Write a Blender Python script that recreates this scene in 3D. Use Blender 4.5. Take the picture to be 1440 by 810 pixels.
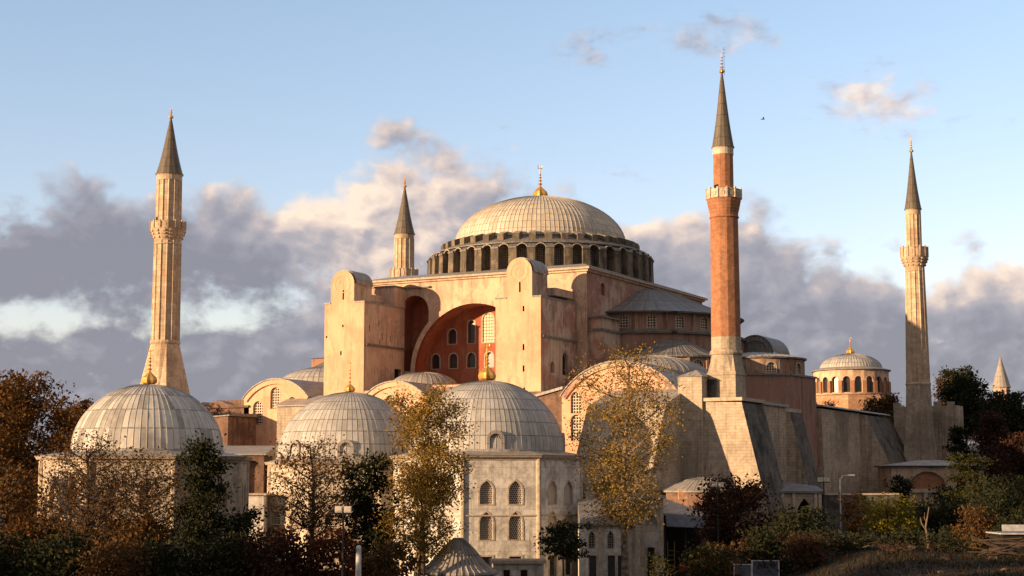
import bpy, math, random
import numpy as np
from mathutils import Vector, Matrix
from mathutils.geometry import tessellate_polygon
PI=math.pi; R=math.radians; rnd=random.Random(7)
SC=bpy.context.scene; COL=SC.collection
for o in list(bpy.data.objects): bpy.data.objects.remove(o)

# ------------------------------------------------------------------ camera
TH=R(27.9); TP=.12; FPX=2250.
VD=Vector((-math.sin(TH),math.cos(TH),0)); RD=Vector((math.cos(TH),math.sin(TH),0))
CAM=Vector((122.1,-240.9,11))
cd=bpy.data.cameras.new('camera'); cam=bpy.data.objects.new('camera',cd); COL.objects.link(cam)
cam.location=CAM; cam.rotation_euler=(PI/2+math.atan(TP),0,TH)
cd.sensor_width=36; cd.lens=FPX/1440*36; cd.clip_end=20000; cd.clip_start=1
SC.camera=cam
SC.view_settings.view_transform='Standard'; SC.view_settings.look='None'
SC.view_settings.gamma=1; SC.view_settings.exposure=0.8
# ------------------------------------------------------------------ sun and sky
SUN_AZ=Vector((-.574,-.819,0)); SUN_EL=R(9.0)
sl=bpy.data.lights.new('sun','SUN'); sl.energy=5.0; sl.angle=R(.6); sl.color=(1,.645,.35)
so=bpy.data.objects.new('sun',sl); COL.objects.link(so)
sv=Vector((SUN_AZ.x*math.cos(SUN_EL),SUN_AZ.y*math.cos(SUN_EL),math.sin(SUN_EL)))
so.rotation_euler=sv.to_track_quat('Z','Y').to_euler(); so.location=(-200,-250,120)
SKY_STRENGTH=.15

class NT:
    """tiny node-tree helper"""
    def __init__(s,t): s.t=t; s.n=t.nodes; s.l=t.links
    def new(s,k,**kw):
        n=s.n.new(k)
        for a,b in kw.items(): setattr(n,a,b)
        return n
    def put(s,sock,v):
        if isinstance(v,bpy.types.NodeSocket): s.l.new(v,sock)
        elif v is not None:
            if sock.type=='RGBA' and len(v)==3: v=(*v,1)
            sock.default_value=v
    def m(s,op,a,b=None,c=None,clamp=False):
        n=s.new('ShaderNodeMath',operation=op); n.use_clamp=clamp
        for i,x in enumerate((a,b,c)):
            if x is not None: s.put(n.inputs[i],x)
        return n.outputs[0]
    def vm(s,op,a,b=None):
        n=s.new('ShaderNodeVectorMath',operation=op); s.put(n.inputs[0],a)
        if b is not None: s.put(n.inputs[1],b)
        return n.outputs['Value'] if op in('DOT_PRODUCT','LENGTH') else n.outputs[0]
    def xyz(s,a,b,c):
        n=s.new('ShaderNodeCombineXYZ')
        for i,x in enumerate((a,b,c)): s.put(n.inputs[i],x)
        return n.outputs[0]
    def sep(s,a):
        n=s.new('ShaderNodeSeparateXYZ'); s.put(n.inputs[0],a); return n.outputs
    def mix(s,f,a,b,mode='MIX'):
        n=s.new('ShaderNodeMix',data_type='RGBA',blend_type=mode); n.clamp_factor=True
        s.put(n.inputs[0],f); s.put(n.inputs[6],a); s.put(n.inputs[7],b); return n.outputs[2]
    def noise(s,v,scale,detail=5,rough=.55,dist=0,out=0,dim='3D'):
        n=s.new('ShaderNodeTexNoise',noise_dimensions=dim)
        if v is not None: s.put(n.inputs['Vector'],v)
        n.inputs['Scale'].default_value=scale; n.inputs['Detail'].default_value=detail
        n.inputs['Roughness'].default_value=rough; n.inputs['Distortion'].default_value=dist
        return n.outputs[out]
    def ss(s,x,a,b):
        n=s.new('ShaderNodeMapRange',interpolation_type='SMOOTHSTEP'); s.put(n.inputs[0],x)
        s.put(n.inputs[1],a); s.put(n.inputs[2],b); return n.outputs[0]
    def ramp(s,x,pts,interp='LINEAR'):
        n=s.new('ShaderNodeValToRGB'); s.put(n.inputs[0],x); cr=n.color_ramp; cr.interpolation=interp
        while len(cr.elements)>1: cr.elements.remove(cr.elements[-1])
        cr.elements[0].position=pts[0][0]; cr.elements[0].color=(*pts[0][1],1)
        for p,c in pts[1:]:
            e=cr.elements.new(p); e.color=(*c,1)
        return n.outputs[0]

Z_W=Vector((0,0,1))
def build_world():
    w=bpy.data.worlds.new('World'); SC.world=w; w.use_nodes=True
    t=NT(w.node_tree); t.n.clear()
    out=t.new('ShaderNodeOutputWorld'); bg=t.new('ShaderNodeBackground')
    sky=t.new('ShaderNodeTexSky',sky_type='NISHITA'); sky.sun_disc=False
    sky.sun_elevation=SUN_EL; sky.sun_rotation=math.atan2(SUN_AZ.x,SUN_AZ.y)
    sky.altitude=40; sky.air_density=1.0; sky.dust_density=.6; sky.ozone_density=1.6
    d=t.new('ShaderNodeTexCoord').outputs['Generated']
    df=t.vm('DOT_PRODUCT',d,tuple(VD)); dr=t.vm('DOT_PRODUCT',d,tuple(RD)); dz=t.sep(d)[2]
    az=t.m('ARCTAN2',dr,df)                       # azimuth from the view heading (radians)
    el=t.m('ARCSINE',dz)
    # u,v in units of 100 picture pixels (fixed directions in the sky): u=0 at az=-18deg, v=0 at the horizon
    u=t.m('MULTIPLY_ADD',az,22.5,7.2); v=t.m('MULTIPLY',el,22.0)
    p=t.xyz(u,t.m('MULTIPLY',v,1.35),0)
    warp=t.noise(p,.9,3,.5,out=1)
    pw=t.vm('ADD',p,t.vm('MULTIPLY',t.vm('SUBTRACT',warp,(.5,.5,.5)),(.55,.4,.5)))
    def billow(q):
        f=t.noise(q,.72,8,.53,dim='2D'); wq=t.noise(q,3.0,3,.6,out=1,dim='2D')
        for sc_,k in ((1.05,.30),(2.3,.17),(4.9,.08)):
            vo=t.new('ShaderNodeTexVoronoi',feature='F1',voronoi_dimensions='2D'); t.put(vo.inputs['Vector'],t.vm('ADD',q,t.vm('MULTIPLY',t.vm('SUBTRACT',wq,(.5,.5,.5)),(.34/sc_,.34/sc_,0)))); vo.inputs['Scale'].default_value=sc_
            f=t.m('ADD',f,t.m('MULTIPLY',t.m('SUBTRACT',.48,vo.outputs['Distance']),k))
        return f
    n1=billow(pw); n1b=billow(t.vm('ADD',pw,(-.13,.17,0)))
    n2=t.noise(p,2.2,6,.6)
    # top line of the cloud bank: height over the horizon as a function of azimuth
    top=[(0,3.5),(.6,3.9),(1.2,4.0),(2.2,3.95),(2.8,3.8),(3.6,3.85),(4.2,3.9),(4.8,4.1),(5.3,4.6),(5.8,4.85),(6.3,4.65),(6.7,4.3),(7.2,4.2),(7.8,3.9),(8.6,3.65),(9.2,3.75),(10,3.6),(10.8,3.45),(11.5,3.1),(12.4,2.85),(13.2,2.75),(13.9,3.0),(14.6,3.2)]
    uu=t.m('DIVIDE',u,14.6,clamp=True)
    tr=t.ramp(uu,[(a/14.6,(b/5,)*3) for a,b in top],'B_SPLINE')
    topv=t.m('MULTIPLY',t.sep(tr)[0],5)
    nz=t.m('MULTIPLY',t.m('SUBTRACT',n1,.50),1.7)
    depth=t.m('ADD',t.m('SUBTRACT',topv,v),nz)              # >0 inside the bank
    bank=t.ss(depth,-.12,.42)
    # gaps (clear pale bands) inside the bank: ellipses (u,v,ru,rv,strength)
    def ell(cu,cv,ru,rv):
        a=t.m('DIVIDE',t.m('SUBTRACT',u,cu),ru); b=t.m('DIVIDE',t.m('SUBTRACT',v,cv),rv)
        return t.m('EXPONENT',t.m('MULTIPLY',t.m('ADD',t.m('MULTIPLY',a,a),t.m('MULTIPLY',b,b)),-1))
    gap=None
    for e,k in (((.6,2.12,1.9,.25),1.0),((3.2,2.25,1.2,.38),.85),((13.9,3.0,.9,.3),.5),((0.2,3.05,.35,.25),.5)):
        g=t.m('MULTIPLY',ell(*e),k); gap=g if gap is None else t.m('ADD',gap,g)
    gapn=t.m('ADD',gap,t.m('ADD',t.m('MULTIPLY',t.m('SUBTRACT',n2,.5),1.5),t.m('MULTIPLY',t.m('SUBTRACT',n1,.5),-1.5)))
    bank=t.m('MULTIPLY',bank,t.m('SUBTRACT',1,t.ss(gapn,.3,1.15)))
    # loose high wisps
    wis=None
    for e,k in (((12.3,5.05,.95,.5),1.25),((8.25,5.85,.6,.32),1.0),((10.1,6.05,.95,.38),1.05),((8.8,4.3,.5,.2),.6),((5.0,6.3,.6,.2),.35),((7.3,4.7,.9,.4),.5),((14.2,4.6,.9,.25),.6)):
        g=t.m('MULTIPLY',ell(*e),k); wis=g if wis is None else t.m('ADD',wis,g)
    wn=t.noise(t.vm('MULTIPLY',pw,(1,1.6,1)),1.7,8,.62)
    wisp=t.m('MULTIPLY',t.ss(t.m('ADD',wis,t.m('MULTIPLY',t.m('SUBTRACT',wn,.5),2.6)),.45,1.5),.85)
    dens=t.m('MAXIMUM',bank,wisp)
    # colour: sunlit tops cream-pink, bases mauve-grey
    relief=t.m('MULTIPLY',t.m('SUBTRACT',n1,n1b),1.5)
    rim=t.m('SUBTRACT',1,t.ss(depth,.0,1.3))
    lit=t.m('ADD',t.m('MULTIPLY',rim,.5),relief)
    lit=t.m('ADD',lit,t.m('MULTIPLY',ell(5.1,3.4,1.7,1.1),.75))
    lit=t.m('ADD',lit,t.m('MULTIPLY',ell(14.2,2.6,1.1,.7),.45))
    lit=t.m('ADD',lit,t.m('MULTIPLY',ell(9.6,3.3,1.2,.5),.3))
    lit=t.m('ADD',lit,t.m('MULTIPLY',ell(12.3,5.1,.9,.5),.28))
    lit=t.m('SUBTRACT',lit,t.m('MULTIPLY',ell(1.6,3.0,2.6,.8),.35))
    lit=t.m('ADD',lit,t.m('MULTIPLY',t.m('SUBTRACT',n2,.5),.5))
    ccol=t.ramp(lit,[(0,(.16,.163,.195)),(.28,(.21,.208,.243)),(.52,(.29,.265,.28)),(.78,(.48,.39,.345)),(1.0,(.62,.50,.40))])
    # the sky itself (Nishita) lifted a little to the pale blue of the photograph
    skyc=t.mix(1.0,sky.outputs[0],(SKY_STRENGTH,)*3,'MULTIPLY')
    hz=t.m('SUBTRACT',1,t.ss(v,0.5,8.5))
    tint=t.mix(hz,(1.30,1.14,1.13),(1.24,.99,1.08))
    skyc=t.mix(1.0,skyc,tint,'MULTIPLY')
    fin=t.mix(t.m('MULTIPLY',dens,.97),skyc,ccol)
    # unseen warm-grey cloud cover overhead and behind the viewpoint, added to tone fill light
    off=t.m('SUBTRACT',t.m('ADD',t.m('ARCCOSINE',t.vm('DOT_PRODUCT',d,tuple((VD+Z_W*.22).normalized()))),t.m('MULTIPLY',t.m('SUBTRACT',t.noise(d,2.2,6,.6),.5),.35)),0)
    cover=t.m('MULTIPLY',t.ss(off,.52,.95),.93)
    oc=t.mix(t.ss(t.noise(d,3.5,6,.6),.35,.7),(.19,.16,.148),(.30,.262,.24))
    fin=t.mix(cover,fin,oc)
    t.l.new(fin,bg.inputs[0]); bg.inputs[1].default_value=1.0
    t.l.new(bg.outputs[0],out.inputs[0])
build_world()

# ------------------------------------------------------------------ materials
MATS={}
def mat(name,rough=.85,metal=0.,spec=.3):
    m=bpy.data.materials.new(name); m.use_nodes=True; t=NT(m.node_tree)
    b=t.n['Principled BSDF']; b.inputs['Roughness'].default_value=rough; b.inputs['Metallic'].default_value=metal
    b.inputs['Specular IOR Level'].default_value=spec
    MATS[name]=m; return m,t,b
def bump(t,b,h,strength=.4,dist=.1):
    n=t.new('ShaderNodeBump'); n.inputs['Strength'].default_value=strength; n.inputs['Distance'].default_value=dist
    t.put(n.inputs['Height'],h); t.l.new(n.outputs[0],b.inputs['Normal'])
def uvc(t): return t.new('ShaderNodeTexCoord').outputs['UV']
def geo(t): return t.new('ShaderNodeNewGeometry').outputs['Position']
def c3(c,k): return tuple(min(1,x*k) for x in c)

def plaster(name,base,alt,dark,amt=.5,streak=.5,sc=.16,rough=.9):
    m,t,b=mat(name,rough); g=geo(t); uv=uvc(t)
    n=t.noise(g,sc,8,.62); n2=t.noise(g,.9,6,.6); n3=t.noise(t.vm('MULTIPLY',g,(1.1,1.1,.10)),1.0,5,.62)
    n4=t.noise(g,7,4,.6)
    c=t.mix(t.m('MULTIPLY',t.ss(n,.46,.56),amt),base,alt)
    n5=t.noise(t.vm('MULTIPLY',g,(1,1,.55)),sc*2.6,7,.68,.6); c=t.mix(t.m('MULTIPLY',t.ss(n5,.52,.57),amt*.75),c,t.mix(.45,alt,dark)); n6=t.noise(g,.55,7,.7,.8); c=t.mix(t.m('MULTIPLY',t.ss(n6,.54,.60),.5),c,c3(base,1.12)); n7=t.noise(t.vm('MULTIPLY',g,(2.6,2.6,.16)),1.0,5,.6,.3); c=t.mix(t.m('MULTIPLY',t.ss(n7,.57,.66),streak*.8),c,dark)
    c=t.mix(t.m('MULTIPLY',t.ss(n2,.35,.75),.35),c,t.mix(.5,c,c3(base,1.22)))
    c=t.mix(t.m('MULTIPLY',t.ss(n3,.50,.70),streak),c,dark)
    c=t.mix(t.m('MULTIPLY',t.ss(n4,.3,.8),.25),c,dark)
    t.l.new(c,b.inputs['Base Color']); bump(t,b,t.m('ADD',n2,t.m('MULTIPLY',n4,.5)),.35,.12); return m
def ashlar(name,c1,c2,mortar,w=1.1,h=.42,dark=(.06,.06,.06),damt=.5,streak=.5,dsc=.12):
    m,t,b=mat(name,.9); g=geo(t); uv=uvc(t)
    br=t.new('ShaderNodeTexBrick'); wob=t.vm('MULTIPLY',t.vm('SUBTRACT',t.noise(g,.8,2,.5,out=1),(.5,.5,.5)),(.12,.10,0))
    t.put(br.inputs['Vector'],t.vm('ADD',uv,wob))
    for k,v in (('Color1',c1),('Color2',c2),('Mortar',mortar)): t.put(br.inputs[k],v)
    br.inputs['Scale'].default_value=1; br.inputs['Mortar Size'].default_value=.022; br.inputs['Mortar Smooth'].default_value=.3
    br.inputs['Brick Width'].default_value=w; br.inputs['Row Height'].default_value=h
    n=t.noise(g,dsc,7,.62); n2=t.noise(g,1.4,6,.62); n3=t.noise(t.vm('MULTIPLY',g,(1.2,1.2,.09)),1.0,6,.62)
    c=t.mix(t.m('MULTIPLY',t.ss(n2,.40,.62),.55),br.outputs[0],c3(c1,.55)); n5=t.noise(g,.5,7,.7,.6); c=t.mix(t.m('MULTIPLY',t.ss(n5,.53,.60),.4),c,c3(c1,1.18)); n7=t.noise(t.vm('MULTIPLY',g,(2.4,2.4,.14)),1.0,5,.62,.3); c=t.mix(t.m('MULTIPLY',t.ss(n7,.56,.66),streak*.7),c,dark)
    c=t.mix(t.m('MULTIPLY',t.ss(n,.46,.66),damt),c,dark)
    c=t.mix(t.m('MULTIPLY',t.ss(n3,.52,.75),streak),c,dark)
    t.l.new(c,b.inputs['Base Color']); bump(t,b,t.m('ADD',t.m('MULTIPLY',br.outputs[1],-.6),n2),.5,.12); return m
def lead(name,c1,c2,seam,w=.75,h=2.2,var=.6,rough=.55,streak=.35,patch=0):
    """sheet lead: u across the sheets, v down the slope, both in metres"""
    m,t,b=mat(name,rough,0,.35); g=geo(t); uv=uvc(t)
    br=t.new('ShaderNodeTexBrick'); br.offset=0.0
    t.put(br.inputs['Vector'],uv); t.put(br.inputs['Color1'],c1); t.put(br.inputs['Color2'],c2); t.put(br.inputs['Mortar'],seam)
    br.inputs['Scale'].default_value=1; br.inputs['Mortar Size'].default_value=.035; br.inputs['Mortar Smooth'].default_value=.2
    br.inputs['Brick Width'].default_value=w; br.inputs['Row Height'].default_value=h
    n2=t.noise(g,1.1,6,.62); n3=t.noise(t.vm('MULTIPLY',g,(1,1,.2)),.8,6,.65); base_=br.outputs[0]
    if patch:   # replaced sheets: whole panels of darker and paler lead
        s_=t.sep(uv); wn=t.new('ShaderNodeTexWhiteNoise',noise_dimensions='2D'); t.put(wn.inputs[0],t.xyz(t.m('FLOOR',t.m('ADD',s_[0],.001)),t.m('FLOOR',s_[1]),0))
        big=t.noise(g,.16,3,.5); q=t.m('ADD',wn.outputs['Value'],t.m('MULTIPLY',t.m('SUBTRACT',big,.5),1.2))
        base_=t.mix(t.m('MULTIPLY',t.ss(q,.70,.74),patch),base_,c3(c1,.42)); base_=t.mix(t.m('MULTIPLY',t.m('SUBTRACT',1,t.ss(q,.22,.26)),patch*.5),base_,c3(c1,1.2))
    c=t.mix(t.m('MULTIPLY',t.ss(n3,.42,.66),streak+.15),base_,c3(c1,.5))
    c=t.mix(t.m('MULTIPLY',t.ss(n2,.4,.75),.3),c,c3(c1,1.25))
    t.l.new(c,b.inputs['Base Color']); bump(t,b,t.m('ADD',t.m('MULTIPLY',br.outputs[1],-.8),t.m('MULTIPLY',n2,.3)),.5,.08); return m
def plain(name,c,rough=.7,metal=0.,var=.3,sc=2.):
    m,t,b=mat(name,rough,metal); g=geo(t); n=t.noise(g,sc,5,.6)
    t.l.new(t.mix(t.ss(n,.3,.7),c3(c,1+var*.5),c3(c,1-var)),b.inputs['Base Color']); bump(t,b,n,.2,.05); return m

plaster('plaster_pink',(.74,.475,.32),(.66,.36,.235),(.36,.23,.16),.7,.45,.11)
plaster('plaster_cream',(.70,.52,.37),(.58,.37,.27),(.22,.165,.13),.85,.65,.14)
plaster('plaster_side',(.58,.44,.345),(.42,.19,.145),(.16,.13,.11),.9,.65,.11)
plaster('plaster_red',(.38,.11,.06),(.46,.21,.12),(.15,.06,.04),.6,.6,.25)
plaster('plaster_salmon',(.36,.20,.15),(.42,.29,.22),(.12,.08,.065),.6,.7,.16)
plaster('plaster_grimy',(.42,.31,.22),(.36,.15,.10),(.06,.055,.05),.7,.95,.25)
plaster('drum_stone',(.22,.18,.135),(.11,.095,.078),(.05,.045,.04),.9,.85,.5)
ashlar('marble',(.74,.71,.66),(.64,.61,.57),(.44,.41,.38),2.3,1.25,(.20,.185,.17),.45,.5,.35)
ashlar('marble_warm',(.60,.53,.44),(.53,.46,.37),(.42,.35,.28),1.6,.7,(.24,.2,.16),.4,.45,.35)

ashlar('stone_pale',(.54,.46,.36),(.46,.385,.295),(.38,.315,.245),.95,.4,(.13,.11,.09),.4,.6)
ashlar('stone_tan',(.58,.48,.375),(.44,.355,.275),(.27,.215,.165),.95,.42,(.08,.07,.06),.5,.7)
ashlar('stone_minaret',(.68,.55,.40),(.52,.36,.245),(.44,.32,.22),1.0,.9,(.24,.16,.10),.35,.6,.3)
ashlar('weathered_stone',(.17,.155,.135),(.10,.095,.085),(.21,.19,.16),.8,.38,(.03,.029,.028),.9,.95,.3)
ashlar('brick_minaret',(.45,.215,.12),(.36,.165,.09),(.40,.23,.15),.6,.22,(.2,.08,.04),.3,.3,.3)
ashlar('brick_wall',(.26,.15,.11),(.19,.115,.088),(.27,.2,.155),.6,.28,(.07,.05,.04),.7,.7,.3)
ashlar('brick_stripe',(.50,.26,.15),(.54,.38,.25),(.5,.36,.25),6,.5,(.2,.12,.08),.3,.3,.3)
lead('lead',(.37,.35,.325),(.29,.275,.26),(.13,.12,.11))
lead('lead_dome',(.51,.505,.485),(.36,.355,.345),(.12,.12,.115),1.0,1.0,.6,patch=.22)
lead('lead_patch',(.58,.565,.53),(.44,.43,.41),(.16,.15,.14),1.0,1.0,.6,patch=.85)
lead('lead_great',(.64,.58,.48),(.52,.47,.385),(.26,.225,.18),1.0,1.0,.6,patch=.2)
lead('lead_dark',(.23,.22,.21),(.15,.145,.14),(.055,.052,.05))
lead('lead_cone',(.17,.145,.115),(.11,.095,.078),(.05,.045,.04),.6,1.6)
m,t,b=mat('gold',.5,.75); t.put(b.inputs['Base Color'],(.72,.42,.12)); bump(t,b,t.noise(geo(t),4,4),.15,.03)
m,t,b=mat('glass_dark',.18,0,.6)
t.put(b.inputs['Base Color'],t.mix(t.noise(geo(t),1.2,3),(.02,.022,.026),(.06,.06,.06)))
plain('white_frame',(.60,.52,.42),.8)
plain('stone_trim',(.50,.42,.33),.85)
plain('metal_dark',(.05,.05,.055),.5,.4); plain('metal_pale',(.62,.64,.66),.45,.3)
plain('bark',(.10,.072,.052),.95,0,.6,5); plain('bark_pale',(.24,.19,.14),.9,0,.7,2.5); plain('bark_dead',(.16,.12,.09),.9)
plain('timber',(.10,.07,.05),.9); plain('awning_blue',(.11,.13,.17),.7); plain('dark_interior',(.015,.013,.012),.9)
plain('red_cloth',(.35,.03,.025),.8); plain('yellow_wood',(.36,.25,.09),.8); plain('stone_rubble',(.13,.10,.075),.95,0,.6,.8)
def lattice(name,bar,hole,pitch=.22,hexa=True,thr=.34):
    m,t,b=mat(name,.7); uv=uvc(t); s=t.sep(uv)
    if hexa:
        vo=t.new('ShaderNodeTexVoronoi',feature='F1',voronoi_dimensions='2D'); vo.inputs['Randomness'].default_value=0
        # stagger the rows
        row=t.m('FLOOR',t.m('DIVIDE',s[1],pitch)); sh=t.m('MULTIPLY',t.m('MODULO',t.m('ABSOLUTE',row),2),pitch/2)
        a=t.m('SUBTRACT',t.m('MODULO',t.m('ADD',t.m('ADD',s[0],sh),200*pitch),pitch),pitch/2)
        c=t.m('SUBTRACT',t.m('MODULO',t.m('ADD',s[1],200*pitch),pitch),pitch/2)
        t.n.remove(vo)
        r=t.m('SQRT',t.m('ADD',t.m('MULTIPLY',a,a),t.m('MULTIPLY',c,c)))
        f=t.ss(r,pitch*thr,pitch*(thr+.1))
    else:
        a=t.m('ABSOLUTE',t.m('SUBTRACT',t.m('MODULO',t.m('ADD',s[0],200*pitch),pitch),pitch/2))
        c=t.m('ABSOLUTE',t.m('SUBTRACT',t.m('MODULO',t.m('ADD',s[1],200*pitch),pitch),pitch/2))
        f=t.ss(t.m('MAXIMUM',a,c),pitch*thr,pitch*(thr+.06))
    t.l.new(t.mix(f,hole,bar),b.inputs['Base Color']); bump(t,b,f,.8,.06)
lattice('grille_hex',(.50,.42,.34),(.02,.02,.022),.24,True,.33)
lattice('grille_square',(.72,.62,.48),(.03,.03,.035),.42,False,.33)
lattice('pane_sunglint',(.05,.04,.035),(.80,.66,.48),.5,False,.40)  # sun reflection in the middle tympanum window, painted as cream panes
lattice('grille_fine',(.42,.34,.24),(.02,.02,.025),.30,False,.36)

def foliage(name,cols,trans=.25):
    m,t,b=mat(name,.75,0,.2)
    g=t.new('ShaderNodeNewGeometry'); rn=g.outputs['Random Per Island']
    n=t.noise(g.outputs['Position'],.45,4,.6)
    k=t.m('ADD',t.m('MULTIPLY',rn,.65),t.m('MULTIPLY',t.ss(n,.3,.7),.35))
    c=t.ramp(k,[(i/(len(cols)-1),x) for i,x in enumerate(cols)])
    t.l.new(c,b.inputs['Base Color'])
    tr=t.new('ShaderNodeBsdfTranslucent'); t.l.new(c,tr.inputs[0]); mx=t.new('ShaderNodeMixShader'); mx.inputs[0].default_value=trans
    out=t.n['Material Output']; t.l.new(b.outputs[0],mx.inputs[1]); t.l.new(tr.outputs[0],mx.inputs[2]); t.l.new(mx.outputs[0],out.inputs[0])
foliage('leaf_gold',[(.15,.09,.02),(.32,.19,.035),(.26,.185,.04),(.14,.13,.03)])
foliage('leaf_orange',[(.075,.036,.011),(.165,.075,.018),(.10,.055,.016),(.045,.03,.010)])
foliage('leaf_red',[(.06,.018,.01),(.13,.035,.016),(.08,.03,.012),(.045,.02,.01)])
foliage('leaf_brown',[(.065,.034,.013),(.14,.07,.022),(.09,.052,.018),(.035,.027,.010)])
foliage('leaf_dark',[(.012,.017,.007),(.026,.031,.010),(.018,.023,.008),(.040,.036,.011)],.12)
foliage('leaf_green',[(.022,.028,.008),(.05,.052,.012),(.034,.037,.010),(.075,.06,.014)])
foliage('leaf_yellow',[(.11,.10,.014),(.26,.21,.022),(.17,.15,.018),(.06,.07,.014)])
foliage('leaf_maroon',[(.035,.014,.010),(.07,.024,.014),(.05,.028,.014),(.025,.018,.010)])

# ------------------------------------------------------------------ mesh builder
class MB:
    def __init__(s): s.v=[]; s.f=[]; s.uv=[]; s.mi=[]; s.sm=[]; s.mats=[]
    def mid(s,m):
        if m not in s.mats: s.mats.append(m)
        return s.mats.index(m)
    def poly(s,pts,m,uv=None,smooth=False):
        pts=[Vector(p) for p in pts]; i=len(s.v); s.v+=pts; s.f.append(list(range(i,i+len(pts))))
        if uv is None:
            n=Vector((0,0,0))
            for a,b in zip(pts,pts[1:]+pts[:1]): n+=Vector(((a.y-b.y)*(a.z+b.z),(a.z-b.z)*(a.x+b.x),(a.x-b.x)*(a.y+b.y)))
            if n.length<1e-12: n=Vector((0,0,1))
            n.normalize()
            if abs(n.z)>.93: uv=[(p.x,p.y) for p in pts]
            else:
                tg=Vector((0,0,1)).cross(n).normalized(); bt=n.cross(tg)
                uv=[(p.dot(tg),p.dot(bt)) for p in pts]
        s.uv.append(uv); s.mi.append(s.mid(m)); s.sm.append(smooth)
    def prism(s,base,top,m,mtop=None,mbot=None,caps=(1,1)):
        """base/top: matching 3-D rings, counter-clockwise seen from outside the top"""
        n=len(base)
        for k in range(n): s.poly([base[k],base[(k+1)%n],top[(k+1)%n],top[k]],m)
        if caps[1]: s.poly(top,mtop or m)
        if caps[0]: s.poly(base[::-1],mbot or m)
    def box(s,x0,x1,y0,y1,z0,z1,m,mtop=None):
        s.prism([(x0,y0,z0),(x1,y0,z0),(x1,y1,z0),(x0,y1,z0)],[(x0,y0,z1),(x1,y0,z1),(x1,y1,z1),(x0,y1,z1)],m,mtop)
    def obox(s,c,u,w,d,z0,z1,m,mtop=None):
        """box centred c, width w along unit u, depth d across"""
        c=Vector(c); u=Vector(u).normalized(); n=Vector((0,0,1)).cross(u)
        b=[c-u*w/2-n*d/2,c+u*w/2-n*d/2,c+u*w/2+n*d/2,c-u*w/2+n*d/2]
        s.prism([Vector((p.x,p.y,z0)) for p in b],[Vector((p.x,p.y,z1)) for p in b],m,mtop)
    def extrude(s,O,U,V,N,outline,depth,m,mside=None,back=True):
        """flat outline (2-D, CCW seen from +N) standing at O, thickened backwards by depth"""
        O,U,V,N=map(Vector,(O,U,V,N)); f=[O+U*a+V*b for a,b in outline]; g=[p-N*depth for p in f]
        n=len(f)
        s.tri(f,[],m)
        for k in range(n): s.poly([f[(k+1)%n],f[k],g[k],g[(k+1)%n]],mside or m)
        if back: s.tri(g[::-1],[],m)
    def tri(s,outer,holes,m):
        loops=[[Vector(p) for p in outer]]+[[Vector(p) for p in h] for h in holes]
        flat=[p for l in loops for p in l]
        n=Vector((0,0,0)); o=loops[0]
        for a,b in zip(o,o[1:]+o[:1]): n+=Vector(((a.y-b.y)*(a.z+b.z),(a.z-b.z)*(a.x+b.x),(a.x-b.x)*(a.y+b.y)))
        for tr in tessellate_polygon(loops):
            a,b,c=[flat[i] for i in tr]; q=(b-a).cross(c-a)
            if q.length<1e-9: continue
            s.poly([a,b,c] if q.dot(n)>0 else [c,b,a],m)
    def plate(s,O,U,V,N,outline,holes,depth,m,mrev=None,back=False):
        """wall face with openings; reveals go back by depth"""
        O,U,V,N=map(Vector,(O,U,V,N)); P=lambda l:[O+U*a+V*b for a,b in l]
        s.tri(P(outline),[P(h) for h in holes],m)
        for h in holes:
            h3=P(h); n=len(h3)
            for k in range(n): s.poly([h3[k],h3[(k+1)%n],h3[(k+1)%n]-N*depth,h3[k]-N*depth],mrev or m)
        if back:
            f=P(outline); n=len(f)
            for k in range(n): s.poly([f[(k+1)%n],f[k],f[k]-N*depth,f[(k+1)%n]-N*depth],m)
    def lathe(s,c,prof,n,m,a0=0,a1=2*PI,smooth=False,squash=(1,1),phase=0,capt=False,upn=1.0,vs=1.0):
        """prof: (r,z) from bottom to top; u runs round, v along the profile (metres)"""
        c=Vector(c); full=abs(a1-a0-2*PI)<1e-6; L=[0]
        for (r0,z0),(r1,z1) in zip(prof,prof[1:]): L.append(L[-1]+math.hypot(r1-r0,z1-z0))
        rm=max(p[0] for p in prof)
        def P(k,j):
            a=a0+phase+(a1-a0)*k/n; r,z=prof[j]; return Vector((c.x+math.cos(a)*r*squash[0],c.y+math.sin(a)*r*squash[1],c.z+z))
        per=(a1-a0)*rm/n
        for j in range(len(prof)-1):
            for k in range(n):
                pts=[P(k,j),P(k+1,j),P(k+1,j+1),P(k,j+1)]
                uv=[(k*per,L[j]),((k+1)*per,L[j]),((k+1)*per,L[j+1]),(k*per,L[j+1])]
                if prof[j+1][0]<1e-6: pts=pts[:3]; uv=uv[:3]
                elif prof[j][0]<1e-6: pts=[pts[0],pts[2],pts[3]]; uv=[uv[0],uv[2],uv[3]]
                s.poly(pts,m,uv,smooth)
        if capt and prof[-1][0]>1e-6: s.poly([P(k,len(prof)-1) for k in range(n)],m)
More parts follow.
